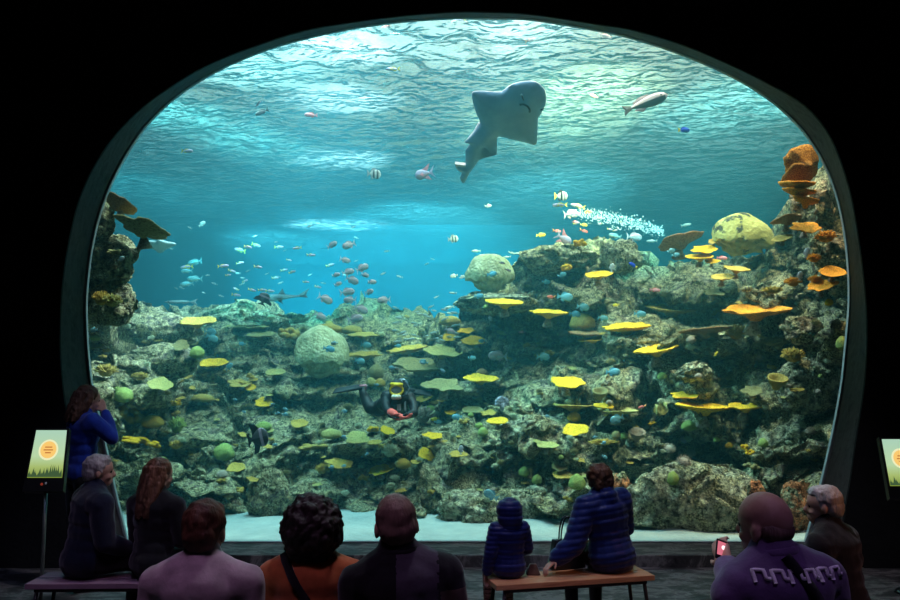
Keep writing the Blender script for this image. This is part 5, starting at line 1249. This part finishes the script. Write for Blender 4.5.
def strap(root, jk, pts, w_=.02, name='strap', mat='black'):
    """band laid over the garment: points are pushed onto its surface from behind"""
    me = jk.data; bv = BVHTree.FromPolygons([v.co[:] for v in me.vertices], [p.vertices[:] for p in me.polygons]); P = []
    for x, z, s in pts:
        h = bv.ray_cast(Vector((x, -s * 2.0, z)), Vector((0, s, 0)))
        if h[0]: P.append((h[0], h[1] if h[1].y * s < 0 else -h[1]))
    V = []; Fc = []
    for i, (p, n_) in enumerate(P):
        t_ = (P[min(i + 1, len(P) - 1)][0] - P[max(i - 1, 0)][0]).normalized(); b = t_.cross(n_).normalized()
        for a, h in ((-1, -.004), (-1, .007), (1, .007), (1, -.004)): V.append(p + b * a * w_ + n_ * h)
    for i in range(len(P) - 1):
        for j in range(4): a = 4 * i + j; b = 4 * i + (j + 1) % 4; Fc.append((a, b, b + 4, a + 4))
    Fc += [(0, 1, 2, 3), tuple(len(V) - 4 + j for j in (3, 2, 1, 0))]
    return obj(name, mesh(name, V, Fc, MP[mat] if isinstance(mat, str) else mat), root)
def seat_loc(px, Y, k): p = pos(px, Y); p.z = .45 - .45 * k; return p

# --- benches
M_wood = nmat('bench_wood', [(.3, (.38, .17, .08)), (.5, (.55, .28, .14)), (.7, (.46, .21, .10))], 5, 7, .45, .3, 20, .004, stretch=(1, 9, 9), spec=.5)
M_steel = pmat('bench_steel', (.025, .025, .028), .4, .5, .6)
def bench(c, rot, L, D, label, wood=None):
    o = empty('bench', c, rot, label, 'bench'); z = .45
    bm = bmesh.new()
    for s in (-1, 1): add_box(bm, (0, s * D * .252, z - .018), (L, D * .485, .036))
    bm_obj('seat', bm, wood or M_wood, o, smooth=False, bevel=.004)
    bm = bmesh.new(); add_box(bm, (0, D * .42, z - .046), (L * .9, .03, .02)); add_box(bm, (0, -D * .42, z - .046), (L * .9, .03, .02)); bm_obj('rail', bm, M_steel, o, smooth=False)
    for sx in (-1, 1):
        for sy in (-1, 1):
            bm = bmesh.new(); add_cone(bm, (sx * (L / 2 - .07), sy * D * .40, z - .036), (sx * (L / 2 - .02), sy * D * .46, 0), .014, .012, 10); bm_obj('leg', bm, M_steel, o)
    return o
bn = Vector((.82, 5.66, 0)); brot = math.atan2(.27, 1.1)
bench(bn, brot, 1.14, .30, 'light brown wooden bench with black metal legs, child and woman sitting on it')
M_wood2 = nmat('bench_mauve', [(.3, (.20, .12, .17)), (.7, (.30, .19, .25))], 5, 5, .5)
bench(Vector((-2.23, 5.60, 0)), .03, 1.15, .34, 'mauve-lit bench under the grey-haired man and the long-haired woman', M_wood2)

# --- standing woman at the pane
p = pos(86, 7.0); kk = (CAM.z - 10 * 7.0 / F) / (1.30 + .42)
def loc_of(root_loc, yaw, k, P): return Matrix.Rotation(-yaw, 3, 'Z') @ ((Vector(P) - root_loc) / k)
yw = -.75
el = loc_of(p, yw, kk, at(112, 438, 6.95)); hw = loc_of(p, yw, kk, at(105, 412, 7.05)); fc = loc_of(p, yw, kk, at(100, 401, 7.08))
person(p, yw, kk, 'standing woman with wavy brown hair and royal blue top, hand raised to her mouth', 'royal', 'black', 'brown', 'wavy', stand=True, hpitch=.15,
       arms=[[(-.17, 0, 1.0), (-.20, -.01, .74), (-.18, .03, .53)], [(.17, 0, 1.0), (*el, 0), (*hw, 0), (*fc, 0), Vector((-1, 0, 0))]], voxel=.008)
# --- grey-haired man on the bench
kk = scale_for(453, 5.6); person(seat_loc(91, 5.62, kk), -.85, kk, 'grey-haired man in a dark navy jacket seated in profile, nearest the lit screen', 'navy', 'black', 'grey', 'short', lean=.12, hyaw=-.25, puff=.014, shw=1.1)
# --- long-haired woman
kk = scale_for(457, 5.55); person(seat_loc(159, 5.58, kk), -.35, kk, 'woman with long straight brown hair in a black top, beside the grey-haired man', 'black', 'black', 'redbrown', 'long', hyaw=-.2, hpitch=.1, lean=.03)
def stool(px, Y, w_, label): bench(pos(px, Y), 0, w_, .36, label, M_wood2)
# --- the near row
kk = scale_for(498, 3.3, 1.28); r4, U, Hd, jk, RH = person(seat_loc(205, 3.3, kk), 0, kk, 'man with short reddish-brown hair in a white shirt painted mauve as if under purple light, seen from behind', 'grey', 'denim', 'redbrown', 'short', lean=.08, hyaw=-.12, shw=.98, hdrop=.02)
bm = bmesh.new(); P = []
for i in range(25): a = 2 * PI * i / 24; P.append(U(.068 * math.cos(a), .066 * math.sin(a) + .002, 1.062 + .012 * math.sin(a)))
bm_obj('collar', tube(P, .013, 8), MP['grey'], r4); bm.free()
kk = scale_for(497, 3.5, 1.285); r5, U, Hd, jk5, RH = person(seat_loc(314, 3.5, kk), 0, kk, 'woman with dark curly hair in a rust-orange top with a black strap across her back', 'rust', 'denim', 'black', 'curly', lean=.06, shw=.94, hdrop=.015)
strap(r5, jk5, [(-.115 + .30 * i / 22, 1.06 - .44 * (i / 22) ** 1.0, 1) for i in range(23)], .017)
kk = scale_for(488, 3.3, 1.275); r6, U, Hd, jk6, RH = person(seat_loc(413, 3.3, kk), .08, kk, 'balding man with thin hair in a black and grey panelled jacket', 'black', 'denim', 'stub', 'thin', lean=.02, side=-.10, hyaw=.1, shw=.90, hdrop=.025)
me6 = jk6.data
for m in ('slate', 'tan'): me6.materials.append(MP[m])
for pl in me6.polygons:
    c = pl.center
    if c.y < .05:
        if -.06 < c.x < .09 and c.z > .80: pl.material_index = 1
        elif c.z < .93 and (c.x > .10 or (c.x > -.16 and c.z < .80 and c.x < .2)): pl.material_index = 2 if c.x > .05 else 1
bm_obj('collar', tube([U(.070 * math.cos(2 * PI * i / 24), .068 * math.sin(2 * PI * i / 24), 1.065) for i in range(25)], .014, 8), MP['black'], r6)
# --- man in the patterned sweater
kk = scale_for(485, 3.1, 1.275)
l9 = seat_loc(788, 3.1, kk); yw = .18
el = loc_of(l9, yw, kk, at(738, 602, 3.25)); hw = loc_of(l9, yw, kk, at(727, 566, 3.55)); fc = loc_of(l9, yw, kk, at(723, 555, 3.6))
t = NT('cloth_sweater'); tc = t.a('TexCoord'); sp_ = t.a('SeparateXYZ'); t.l(tc, 'Object', sp_, 0)
rp = t.ramp([(.30, (.10, .055, .045)), (.54, (.12, .06, .05)), (.545, (.02, .015, .02)), (.565, (.02, .015, .02)), (.57, (.13, .07, .20)), (1, (.15, .09, .22))])
mr = t.a('MapRange'); mr.inputs['From Min'].default_value = .4; mr.inputs['From Max'].default_value = 1.3; t.l(sp_, 'Z', mr, 0); t.l(mr, 0, rp, 0)
nz = t.a('TexNoise', i_Scale=60, i_Detail=4); t.l(tc, 'Object', nz, 'Vector'); b = t.a('BsdfPrincipled', i_Roughness=.9); b.inputs['Sheen Weight'].default_value = .3
bp = t.a('Bump', i_Strength=.5, i_Distance=.004); t.l(nz, 'Fac', bp, 'Height'); t.l(bp, 0, b, 'Normal'); t.l(rp, 0, b, 'Base Color'); t.l(b, 0, t.out, 0); MP['sweater'] = t.m
r9, U, Hd, jk9, RH = person(l9, yw, kk, 'bald man in a purple patterned sweater holding up a glowing phone', 'sweater', 'denim', 'stub', 'bald', lean=.10, side=-.10, hyaw=.45, hpitch=-.05, shw=.93, puff=.006, hdrop=.03,
       arms=[[(-.165, 0, .945), (*el, 0), (*hw, 0), (*fc, 0), Vector((.6, .8, 0))], [(.165, 0, .955), (.22, .08, .72), (.14, .30, .66)]], voxel=.008)
bm_obj('collar', tube([U(.066 * math.cos(2 * PI * i / 24), .066 * math.sin(2 * PI * i / 24), 1.065) for i in range(25)], .022, 8), MP['sweater'], r9)
strap(r9, jk9, [(-.06 + .30 * i / 30, 1.06 - .5 * (i / 30), 1) for i in range(31)], .018)
M_knit = pmat('white_knit', (.8, .72, .85))
def key_row(z0, hgt, x0, x1, n_, mat, w_=.0055):
    seq = []
    step = (x1 - x0) / n_
    for i in range(n_):
        a = x0 + i * step
        P = [(a, z0), (a, z0 + hgt), (a + step * .62, z0 + hgt), (a + step * .62, z0 + hgt * .35), (a + step * .86, z0 + hgt * .35)]
        Q = []
        for (xa, za), (xb, zb) in zip(P, P[1:]):
            for j in range(5): Q.append((xa + (xb - xa) * j / 5, za + (zb - za) * j / 5, 1))
        Q.append((*P[-1], 1)); strap(r9, jk9, Q, w_, 'knit_pattern', mat)
key_row(.985, .034, -.17, .15, 6, M_knit)
Q = []
for i in range(60): Q.append((-.2 + .42 * i / 59, .872 + .012 * (1 if (i // 3) % 2 else -1) , 1))
strap(r9, jk9, Q, .004, 'knit_pattern', pmat('tan_knit', (.35, .22, .18)))
# his phone
hp = at(722, 550, 3.60); ph = empty('phone', hp, .5, 'small phone with glowing pink screen in the raised hand of the sweater man', 'phone')
bm = bmesh.new(); add_box(bm, (0, 0, 0), (.062, .009, .085)); q = bm_obj('phone_case', bm, MP['black'], ph, smooth=False, bevel=.003)
bm = bmesh.new(); add_box(bm, (0, -.0052, .004), (.054, .001, .058)); q = bm_obj('screen', bm, emat('phone_glow', (.75, .18, .25), .9), ph, smooth=False)
bm = bmesh.new(); add_ball(bm, (.004, -.006, .01), (.012, .001, .010), 10); q = bm_obj('screen_picture', bm, emat('phone_white', (1, .7, .75), 1.6), ph)
ph.rotation_euler = (-.3, .35, .25)
# --- white-haired visitor behind him
kk = scale_for(483, 4.4); l10 = seat_loc(836, 4.4, kk)
person(l10, .75, kk, 'white-haired visitor in a black jacket, behind the patterned-sweater man', 'black', 'black', 'white', 'short', lean=.16, hyaw=.35, puff=.014)
for px, Y, w_, lab in ((257, 3.4, 1.0, 'dark bench under the man in the purple-lit shirt and the curly-haired woman'), (418, 3.3, .6, 'dark bench under the balding man'), (800, 3.1, .7, 'dark bench under the man in the patterned sweater'), (856, 4.4, .6, 'dark bench under the white-haired visitor')):
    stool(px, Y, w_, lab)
# --- child in the hooded puffer
kk = scale_for(497, 5.6, 1.32); l7 = seat_loc(508, 5.60, kk); yw = .25
MP['plaid'] = nmat('cloth_plaid', [(.40, (.05, .03, .02)), (.46, (.35, .22, .14)), (.54, (.10, .05, .04)), (.6, (.3, .2, .14))], 7, 2, .9, stretch=(1, 1, 6))
r7, U, Hd, jk7, RH = person(l7, yw, kk, 'small child in a hooded dark blue padded jacket on the wooden bench', 'puffer2', 'plaid', 'brown', 'hood', lean=-.02, puff=.022, quilt=True, shw=.92,
       arms=[[(-.16, 0, .99), (-.23, -.02, .74), (-.26, .02, .52)], [(.16, 0, .99), (.23, .05, .76), (.14, .24, .66)]], voxel=.008)
bm = bmesh.new(); add_ball(bm, Hd(0, -.005, 1.255), (.150, .145, .135), 18, RH); add_ball(bm, Hd(0, -.03, 1.17), (.145, .12, .12), 18, RH); add_ball(bm, Hd(0, -.03, 1.08), (.13, .10, .06), 16, RH)
iM = None
remeshed('hood', bm, MP['puffer2'], .010, r7, 3, disp=lambda co, n: n * (.009 * abs(math.sin(co.z * PI / .055)) ** .6))
# --- woman in the puffer coat
kk = 1.0; l8 = pos(609, 5.78); l8.z = 0; yw = .45
hw = loc_of(l8, yw, kk, at(553, 562, 5.48)); fc = loc_of(l8, yw, kk, at(545, 569, 5.44)); el = loc_of(l8, yw, kk, at(572, 547, 5.45))
bm = None
kk = .87; l8.z = .45 - .45 * kk
hw = loc_of(l8, yw, kk, at(556, 559, 5.66)); fc = loc_of(l8, yw, kk, at(547, 567, 5.62)); el = loc_of(l8, yw, kk, at(574, 544, 5.66))
r8, U, Hd, jk8, RH = person(l8, yw, kk, 'woman with short reddish-brown hair in a navy padded coat leaning on the wooden bench', 'puffer', 'black', 'redbrown', 'crop', lean=.10, side=-.12, hyaw=.1, puff=.030, quilt=True, shw=1.05,
       arms=[[(-.17, 0, .99), (*el, 0), (*hw, 0), (*fc, 0), Vector((0, 0, -1))], [(.17, 0, .99), (.22, .08, .75), (.10, .28, .68)]], voxel=.008, shoe='shoew', extra=[((0, -.04, 1.03), (0, -.02, 1.08), .11, .10)])
# --- handbag and the small dark pouch on the bench
M_leather = nmat('black_leather', [(.3, (.008, .009, .014)), (.7, (.02, .022, .03))], 20, 4, .3, spec=.6)
c = at(566, 562, 5.86); c.z = .45
hb = empty('handbag', c, .3, 'black leather handbag with upright loop handles between the child and woman', 'bag')
bm = bmesh.new(); vs2 = add_box(bm, (0, 0, .10), (.26, .11, .20))
for v in vs2:
    if v.co.z > .15: v.co.x *= .72; v.co.y *= .5
bmesh.ops.subdivide_edges(bm, edges=bm.edges, cuts=3, use_grid_fill=True)
for v in bm.verts: v.co += noise.noise_vector(v.co * 9) * .01
bm_obj('bag_body', bm, M_leather, hb, bevel=.006)
for s in (-1, 1):
    P = [(math.cos(PI * i / 14) * .055 + .01, s * .018, .19 + math.sin(PI * i / 14) * .17) for i in range(15)]
    bm_obj('handle', tube(P, .006, 8), M_leather, hb)
c = at(533, 562, 5.68); c.z = .45
bm = bmesh.new(); vs2 = add_box(bm, (0, 0, .035), (.10, .08, .07))
for v in vs2:
    if v.co.z > .05: v.co.x *= .45; v.co.y *= .5
bmesh.ops.subdivide_edges(bm, edges=bm.edges, cuts=2, use_grid_fill=True)
o = bm_obj('pouch', bm, MP['brown'], loc=c, bevel=.006); tag(o, 'small dark pouch lying on the wooden bench beside the child', 'pouch')

# ------------------------------------------------------------------ diver
DY = 10.1
D_ = lambda px, py, dy=0: at(px, py, DY + dy)
dc = D_(393, 402)
M_suit = nmat('wetsuit', [(.3, (.003, .004, .007)), (.7, (.008, .010, .014))], 8, 3, .6, spec=.3)
dv = empty('diver', dc, 0, 'scuba diver in a black wetsuit with a yellow mask hovering before the reef', 'person')
def L_(v): return v - dc
bm = bmesh.new()
hdp = L_(D_(397, 389, -.15)); add_ball(bm, hdp, (.10, .12, .125), 16); add_ball(bm, hdp + Vector((0, -.05, -.05)), (.07, .07, .07), 12)
add_cap(bm, hdp, L_(D_(398, 398, -.05)), .07, .08)
for x, y, dy, r in ((398, 399, -.05, .13), (394, 402, .02, .145), (390, 404, .12, .14), (386, 406, .24, .135)): add_ball(bm, L_(D_(x, y, dy)), (r * 1.25, r * 1.3, r * .82), 16)
add_cap(bm, L_(D_(387, 397, -.03)), L_(D_(409, 398, -.03)), .085, .085)
add_chain(bm, [(L_(D_(385, 407, .24)), .115), (L_(D_(378, 409, .25)), .10), (L_(D_(370, 408, .22)), .078), (L_(D_(366, 400, .28)), .070), (L_(D_(362, 390, .35)), .045)])
add_chain(bm, [(L_(D_(388, 405, .3)), .11), (L_(D_(392, 398, .65)), .085), (L_(D_(400, 392, .9)), .07), (L_(D_(412, 391, 1.0)), .045)])
add_chain(bm, [(L_(D_(409, 398, -.03)), .075), (L_(D_(413.5, 405, -.12)), .060), (L_(D_(414, 413, -.22)), .055), (L_(D_(407, 416, -.38)), .040), (L_(D_(402, 417, -.45)), .032)])
add_chain(bm, [(L_(D_(387, 398, -.03)), .075), (L_(D_(386, 405, -.16)), .060), (L_(D_(388, 411, -.26)), .055), (L_(D_(393, 414, -.40)), .040)])
hand_prims(bm, L_(D_(402, 417, -.45)), Vector((-1, -.3, -.1)), Vector((0, 0, 1)), 1.2, .5)
hand_prims(bm, L_(D_(393, 414, -.40)), Vector((1, -.3, -.25)), Vector((0, 0, 1)), 1.2, .5)
remeshed('body', bm, M_suit, .012, dv, 2)
M_red = pmat('red_glove', (.75, .10, .08)); bm = bmesh.new()
hand_prims(bm, L_(D_(393, 414, -.40)), Vector((1, -.3, -.3)), Vector((0, 0, 1)), 1.6, .5); add_cap(bm, L_(D_(391, 412.5, -.37)), L_(D_(394, 414.5, -.41)), .052, .055)
add_ball(bm, L_(D_(399, 417, -.45)), (.07, .05, .045), 10)
q = remeshed('glove', bm, M_red, .012, dv, 1); q['label'] = 'bright red glove'
M_yel = pmat('mask_yellow', (.85, .55, .03)); M_glass = pmat('mask_glass', (.25, .28, .28), .1, .8)
f0 = hdp + Vector((0, -.11, -.01))
P = [f0 + Vector((.075 * math.cos(a), .012 * math.cos(a * 2), .062 * math.sin(a))) for a in [2 * PI * i / 24 for i in range(25)]]
q = bm_obj('mask_frame', tube(P, .016, 8), M_yel, dv); q['label'] = 'yellow mask frame'
bm = bmesh.new(); add_ball(bm, f0 + Vector((0, .005, 0)), (.068, .02, .056), 16); bm_obj('mask_glass', bm, M_glass, dv)
bm = bmesh.new(); add_cap(bm, f0 + Vector((-.06, .0, .07)), f0 + Vector((.06, .0, .065)), .022, .022); bm_obj('mask_strap', bm, M_yel, dv)
bm = bmesh.new(); add_cap(bm, f0 + Vector((-.035, -.02, -.085)), f0 + Vector((.035, -.02, -.085)), .030, .030); add_cap(bm, f0 + Vector((0, -.03, -.08)), f0 + Vector((0, -.06, -.085)), .026, .024); bm_obj('regulator', bm, pmat('pale_plastic', (.55, .5, .4)), dv)
bm_obj('hose', tube([f0 + Vector((.05, -.02, -.085)), f0 + Vector((.13, -.03, -.06)), f0 + Vector((.16, .06, .02)), f0 + Vector((.10, .18, .09))], .012, 8), M_suit, dv)
bm = bmesh.new(); a0 = L_(D_(402, 385, .05)); b0 = L_(D_(392, 396, .6)); add_cap(bm, a0, b0, .085, .085, 18); bm_obj('air_tank', bm, pmat('tank_paint', (.10, .12, .15), .4), dv)
bm = bmesh.new(); add_cap(bm, a0 + Vector((0, -.06, .03)), a0 + Vector((.03, -.10, .06)), .028, .022); bm_obj('valve', bm, pmat('valve_metal', (.55, .55, .6), .3, .5, .5), dv)
def fin_mesh(a, b, wdir, w0, w1):
    a, b = L_(a), L_(b); n_ = (b - a).normalized().cross(wdir).normalized(); V = []; Fc = []
    for i in range(9):
        f = i / 8; p = a.lerp(b, f); w_ = w0 + (w1 - w0) * min(1, f * 1.4); th = .022 * (1 - .75 * f)
        for s, h in ((-1, 1), (-.8, 0.3), (0, .35), (.8, .3), (1, 1), (1, -1), (.8, -.3), (0, -.35), (-.8, -.3), (-1, -1)): V.append(p + wdir * s * w_ + n_ * h * th)
    for i in range(8):
        for j in range(10): q = 10 * i + j; r = 10 * i + (j + 1) % 10; Fc.append((q, r, r + 10, q + 10))
    Fc += [tuple(range(9, -1, -1)), tuple(80 + j for j in range(10))]; return mesh('fin', V, Fc, M_suit)
obj('fin', fin_mesh(D_(363, 386.5, .35), D_(334, 391, .30), Vector((.1, .95, .3)).normalized(), .055, .10), dv)
obj('fin', fin_mesh(D_(410, 391, 1.0), D_(432, 394, 1.1), Vector((.1, .95, .3)).normalized(), .05, .09), dv)
bm_obj('fin_strap', tube([L_(D_(360, 386, .25)), L_(D_(366, 385.5, .22)), L_(D_(366, 389, .26))], .018, 6), pmat('fin_strap_pink', (.7, .25, .3)), dv)
bm = bmesh.new(); add_box(bm, L_(D_(399, 404, -.17)), (.05, .03, .16)); add_box(bm, L_(D_(405, 406, -.16)), (.025, .03, .12)); bm_obj('vest_buckle', bm, pmat('vest_buckle_grey', (.4, .4, .42)), dv, smooth=False)

# ------------------------------------------------------------------ screens on posts
M_bez = pmat('screen_bezel', (.012, .012, .014), .3); M_post = pmat('post_metal', (.30, .32, .30), .35, .5, .7)
t = NT('screen_image'); tc = t.a('TexCoord'); sp_ = t.a('SeparateXYZ'); t.l(tc, 'Generated', sp_, 0)
rp = t.ramp([(0, (.22, .30, .04)), (.22, (.40, .52, .16)), (.45, (.50, .70, .40)), (1, (.42, .66, .50))]); t.l(sp_, 'Z', rp, 0)
e = t.a('Emission'); t.l(rp, 0, e, 0); e.inputs[1].default_value = .95; t.l(e, 0, t.out, 0); M_scr = t.m
def quad_slab(P, th):
    n_ = (P[1] - P[0]).cross(P[3] - P[0]).normalized(); V = list(P) + [p + n_ * th for p in P]
    return V, [(0, 1, 2, 3), (7, 6, 5, 4), (0, 4, 5, 1), (1, 5, 6, 2), (2, 6, 7, 3), (3, 7, 4, 0)], n_
def kiosk(tl, tr, br, bl, label, flip=0):
    P = [tl, tr, br]; P.append(tl + (br - tr) + ((bl - (tl + br - tr)) * .8)); c = (P[2] + P[3]) / 2; base = Vector((c.x, c.y + .05, 0))
    o = empty('information_screen', base, 0, label, 'screen'); Q = [p - base for p in P]
    n_ = (Q[1] - Q[0]).cross(Q[3] - Q[0]).normalized(); 
    if n_.y > 0: n_ = -n_
    V = Q + [p - n_ * .05 for p in Q]; obj('bezel', mesh('bezel', V, [(0, 1, 2, 3), (7, 6, 5, 4), (0, 4, 5, 1), (1, 5, 6, 2), (2, 6, 7, 3), (3, 7, 4, 0)], M_bez, False), o)
    def uv(u, v, h=.004): return Q[0].lerp(Q[1], u).lerp(Q[3].lerp(Q[2], u), v) + n_ * h
    V = [uv(.06, .04), uv(.95, .04), uv(.95, .80), uv(.06, .80)]; sc = obj('screen', mesh('screen', V, [(0, 1, 2, 3)], M_scr, False), o)
    def disc(u0, v0, r, mt, nm, h, seg=24, par=sc):
        V = [uv(u0 + r * math.cos(2 * PI * i / seg), v0 + r * .62 * math.sin(2 * PI * i / seg), h) for i in range(seg)]; obj(nm, mesh(nm, V, [tuple(range(seg))], mt, False), par)
    disc(.5, .36, .27, emat('disc_halo', (.85, .85, .50), 1.0), 'disc_halo', .005); disc(.5, .36, .22, emat('disc_orange', (.95, .58, .16), 1.0), 'orange_disc', .006)
    M_ink = emat('screen_ink', (.75, .22, .05), .7); V = []; Fc = []
    for k, (a, b) in enumerate(((.40, .60), (.37, .63), (.42, .58))):
        v = .31 + .045 * k; q = len(V); V += [uv(a, v, .007), uv(b, v, .007), uv(b, v + .018, .007), uv(a, v + .018, .007)]; Fc.append((q, q + 1, q + 2, q + 3))
    obj('screen_writing', mesh('screen_writing', V, Fc, M_ink, False), sc)
    r_ = random.Random(4); V = []; Fc = []
    for k in range(26):
        u = .08 + .84 * k / 25; hh = r_.uniform(.05, .16) + (.05 if u > .55 else 0); q = len(V); V += [uv(max(.065, u - .035), .79, .0065), uv(min(.945, u + .035), .79, .0065), uv(min(.94, max(.07, u + r_.uniform(-.03, .03))), .79 - hh, .0065)]; Fc.append((q, q + 1, q + 2))
    obj('screen_plants', mesh('screen_plants', V, Fc, emat('screen_plants', (.06, .12, .05), .8), False), sc)
    disc(.46, .90, .035, emat('badge_red', (.7, .10, .06), .25), 'badge', .005, 12, o); disc(.56, .885, .03, pmat('badge_white', (.6, .6, .6)), 'badge', .005, 12, o)
    bm = bmesh.new(); m_ = (Q[2] + Q[3]) / 2 + Vector((0, .05, .05)); add_cone(bm, m_, (0, 0, .02), .014, .014, 12); bm_obj('post', bm, M_post, o)
    bm = bmesh.new(); add_cone(bm, (0, 0, 0), (0, 0, .02), .13, .12, 24); bm_obj('base_plate', bm, M_bez, o)
kiosk(at(35, 428, 6.5), at(69, 428, 6.5), at(63, 491, 6.25), at(21, 491, 6.25), 'tilted information screen on a post beside the standing woman')
kiosk(at(879, 437, 7.1), at(914, 437, 7.1), at(930, 499, 6.85), at(889, 499, 6.85), 'tilted information screen on a post cut by the photo edge, beyond the white-haired visitor')

# ------------------------------------------------------------------ gallery lamps
spot('gallery_spot', (-1.2, 1.2, 6.8), (-1.2, 3.4, 1.1), .8, (.78, .45, .9), 230, .15)
spot('gallery_spot', (1.9, 1.2, 6.8), (1.25, 3.1, 1.1), .5, (.62, .40, 1), 170, .15)
spot('gallery_spot', (1.4, 2.4, 6.6), (1.1, 5.6, .9), .5, (.35, .45, 1), 160, .15)
spot('gallery_spot', (-3.2, 3.0, 6.8), (-2.6, 6.3, 1.2), .6, (.40, .5, 1), 110, .15)
spot('gallery_spot', (4.4, 2.8, 4.0), (2.2, 4.5, 1.0), .45, (1, .38, .12), 110, .12)
spot('gallery_spot', (.6, 5.0, 6.8), (.3, 6.6, 0), 1.3, (.85, .8, .95), 420, .2)
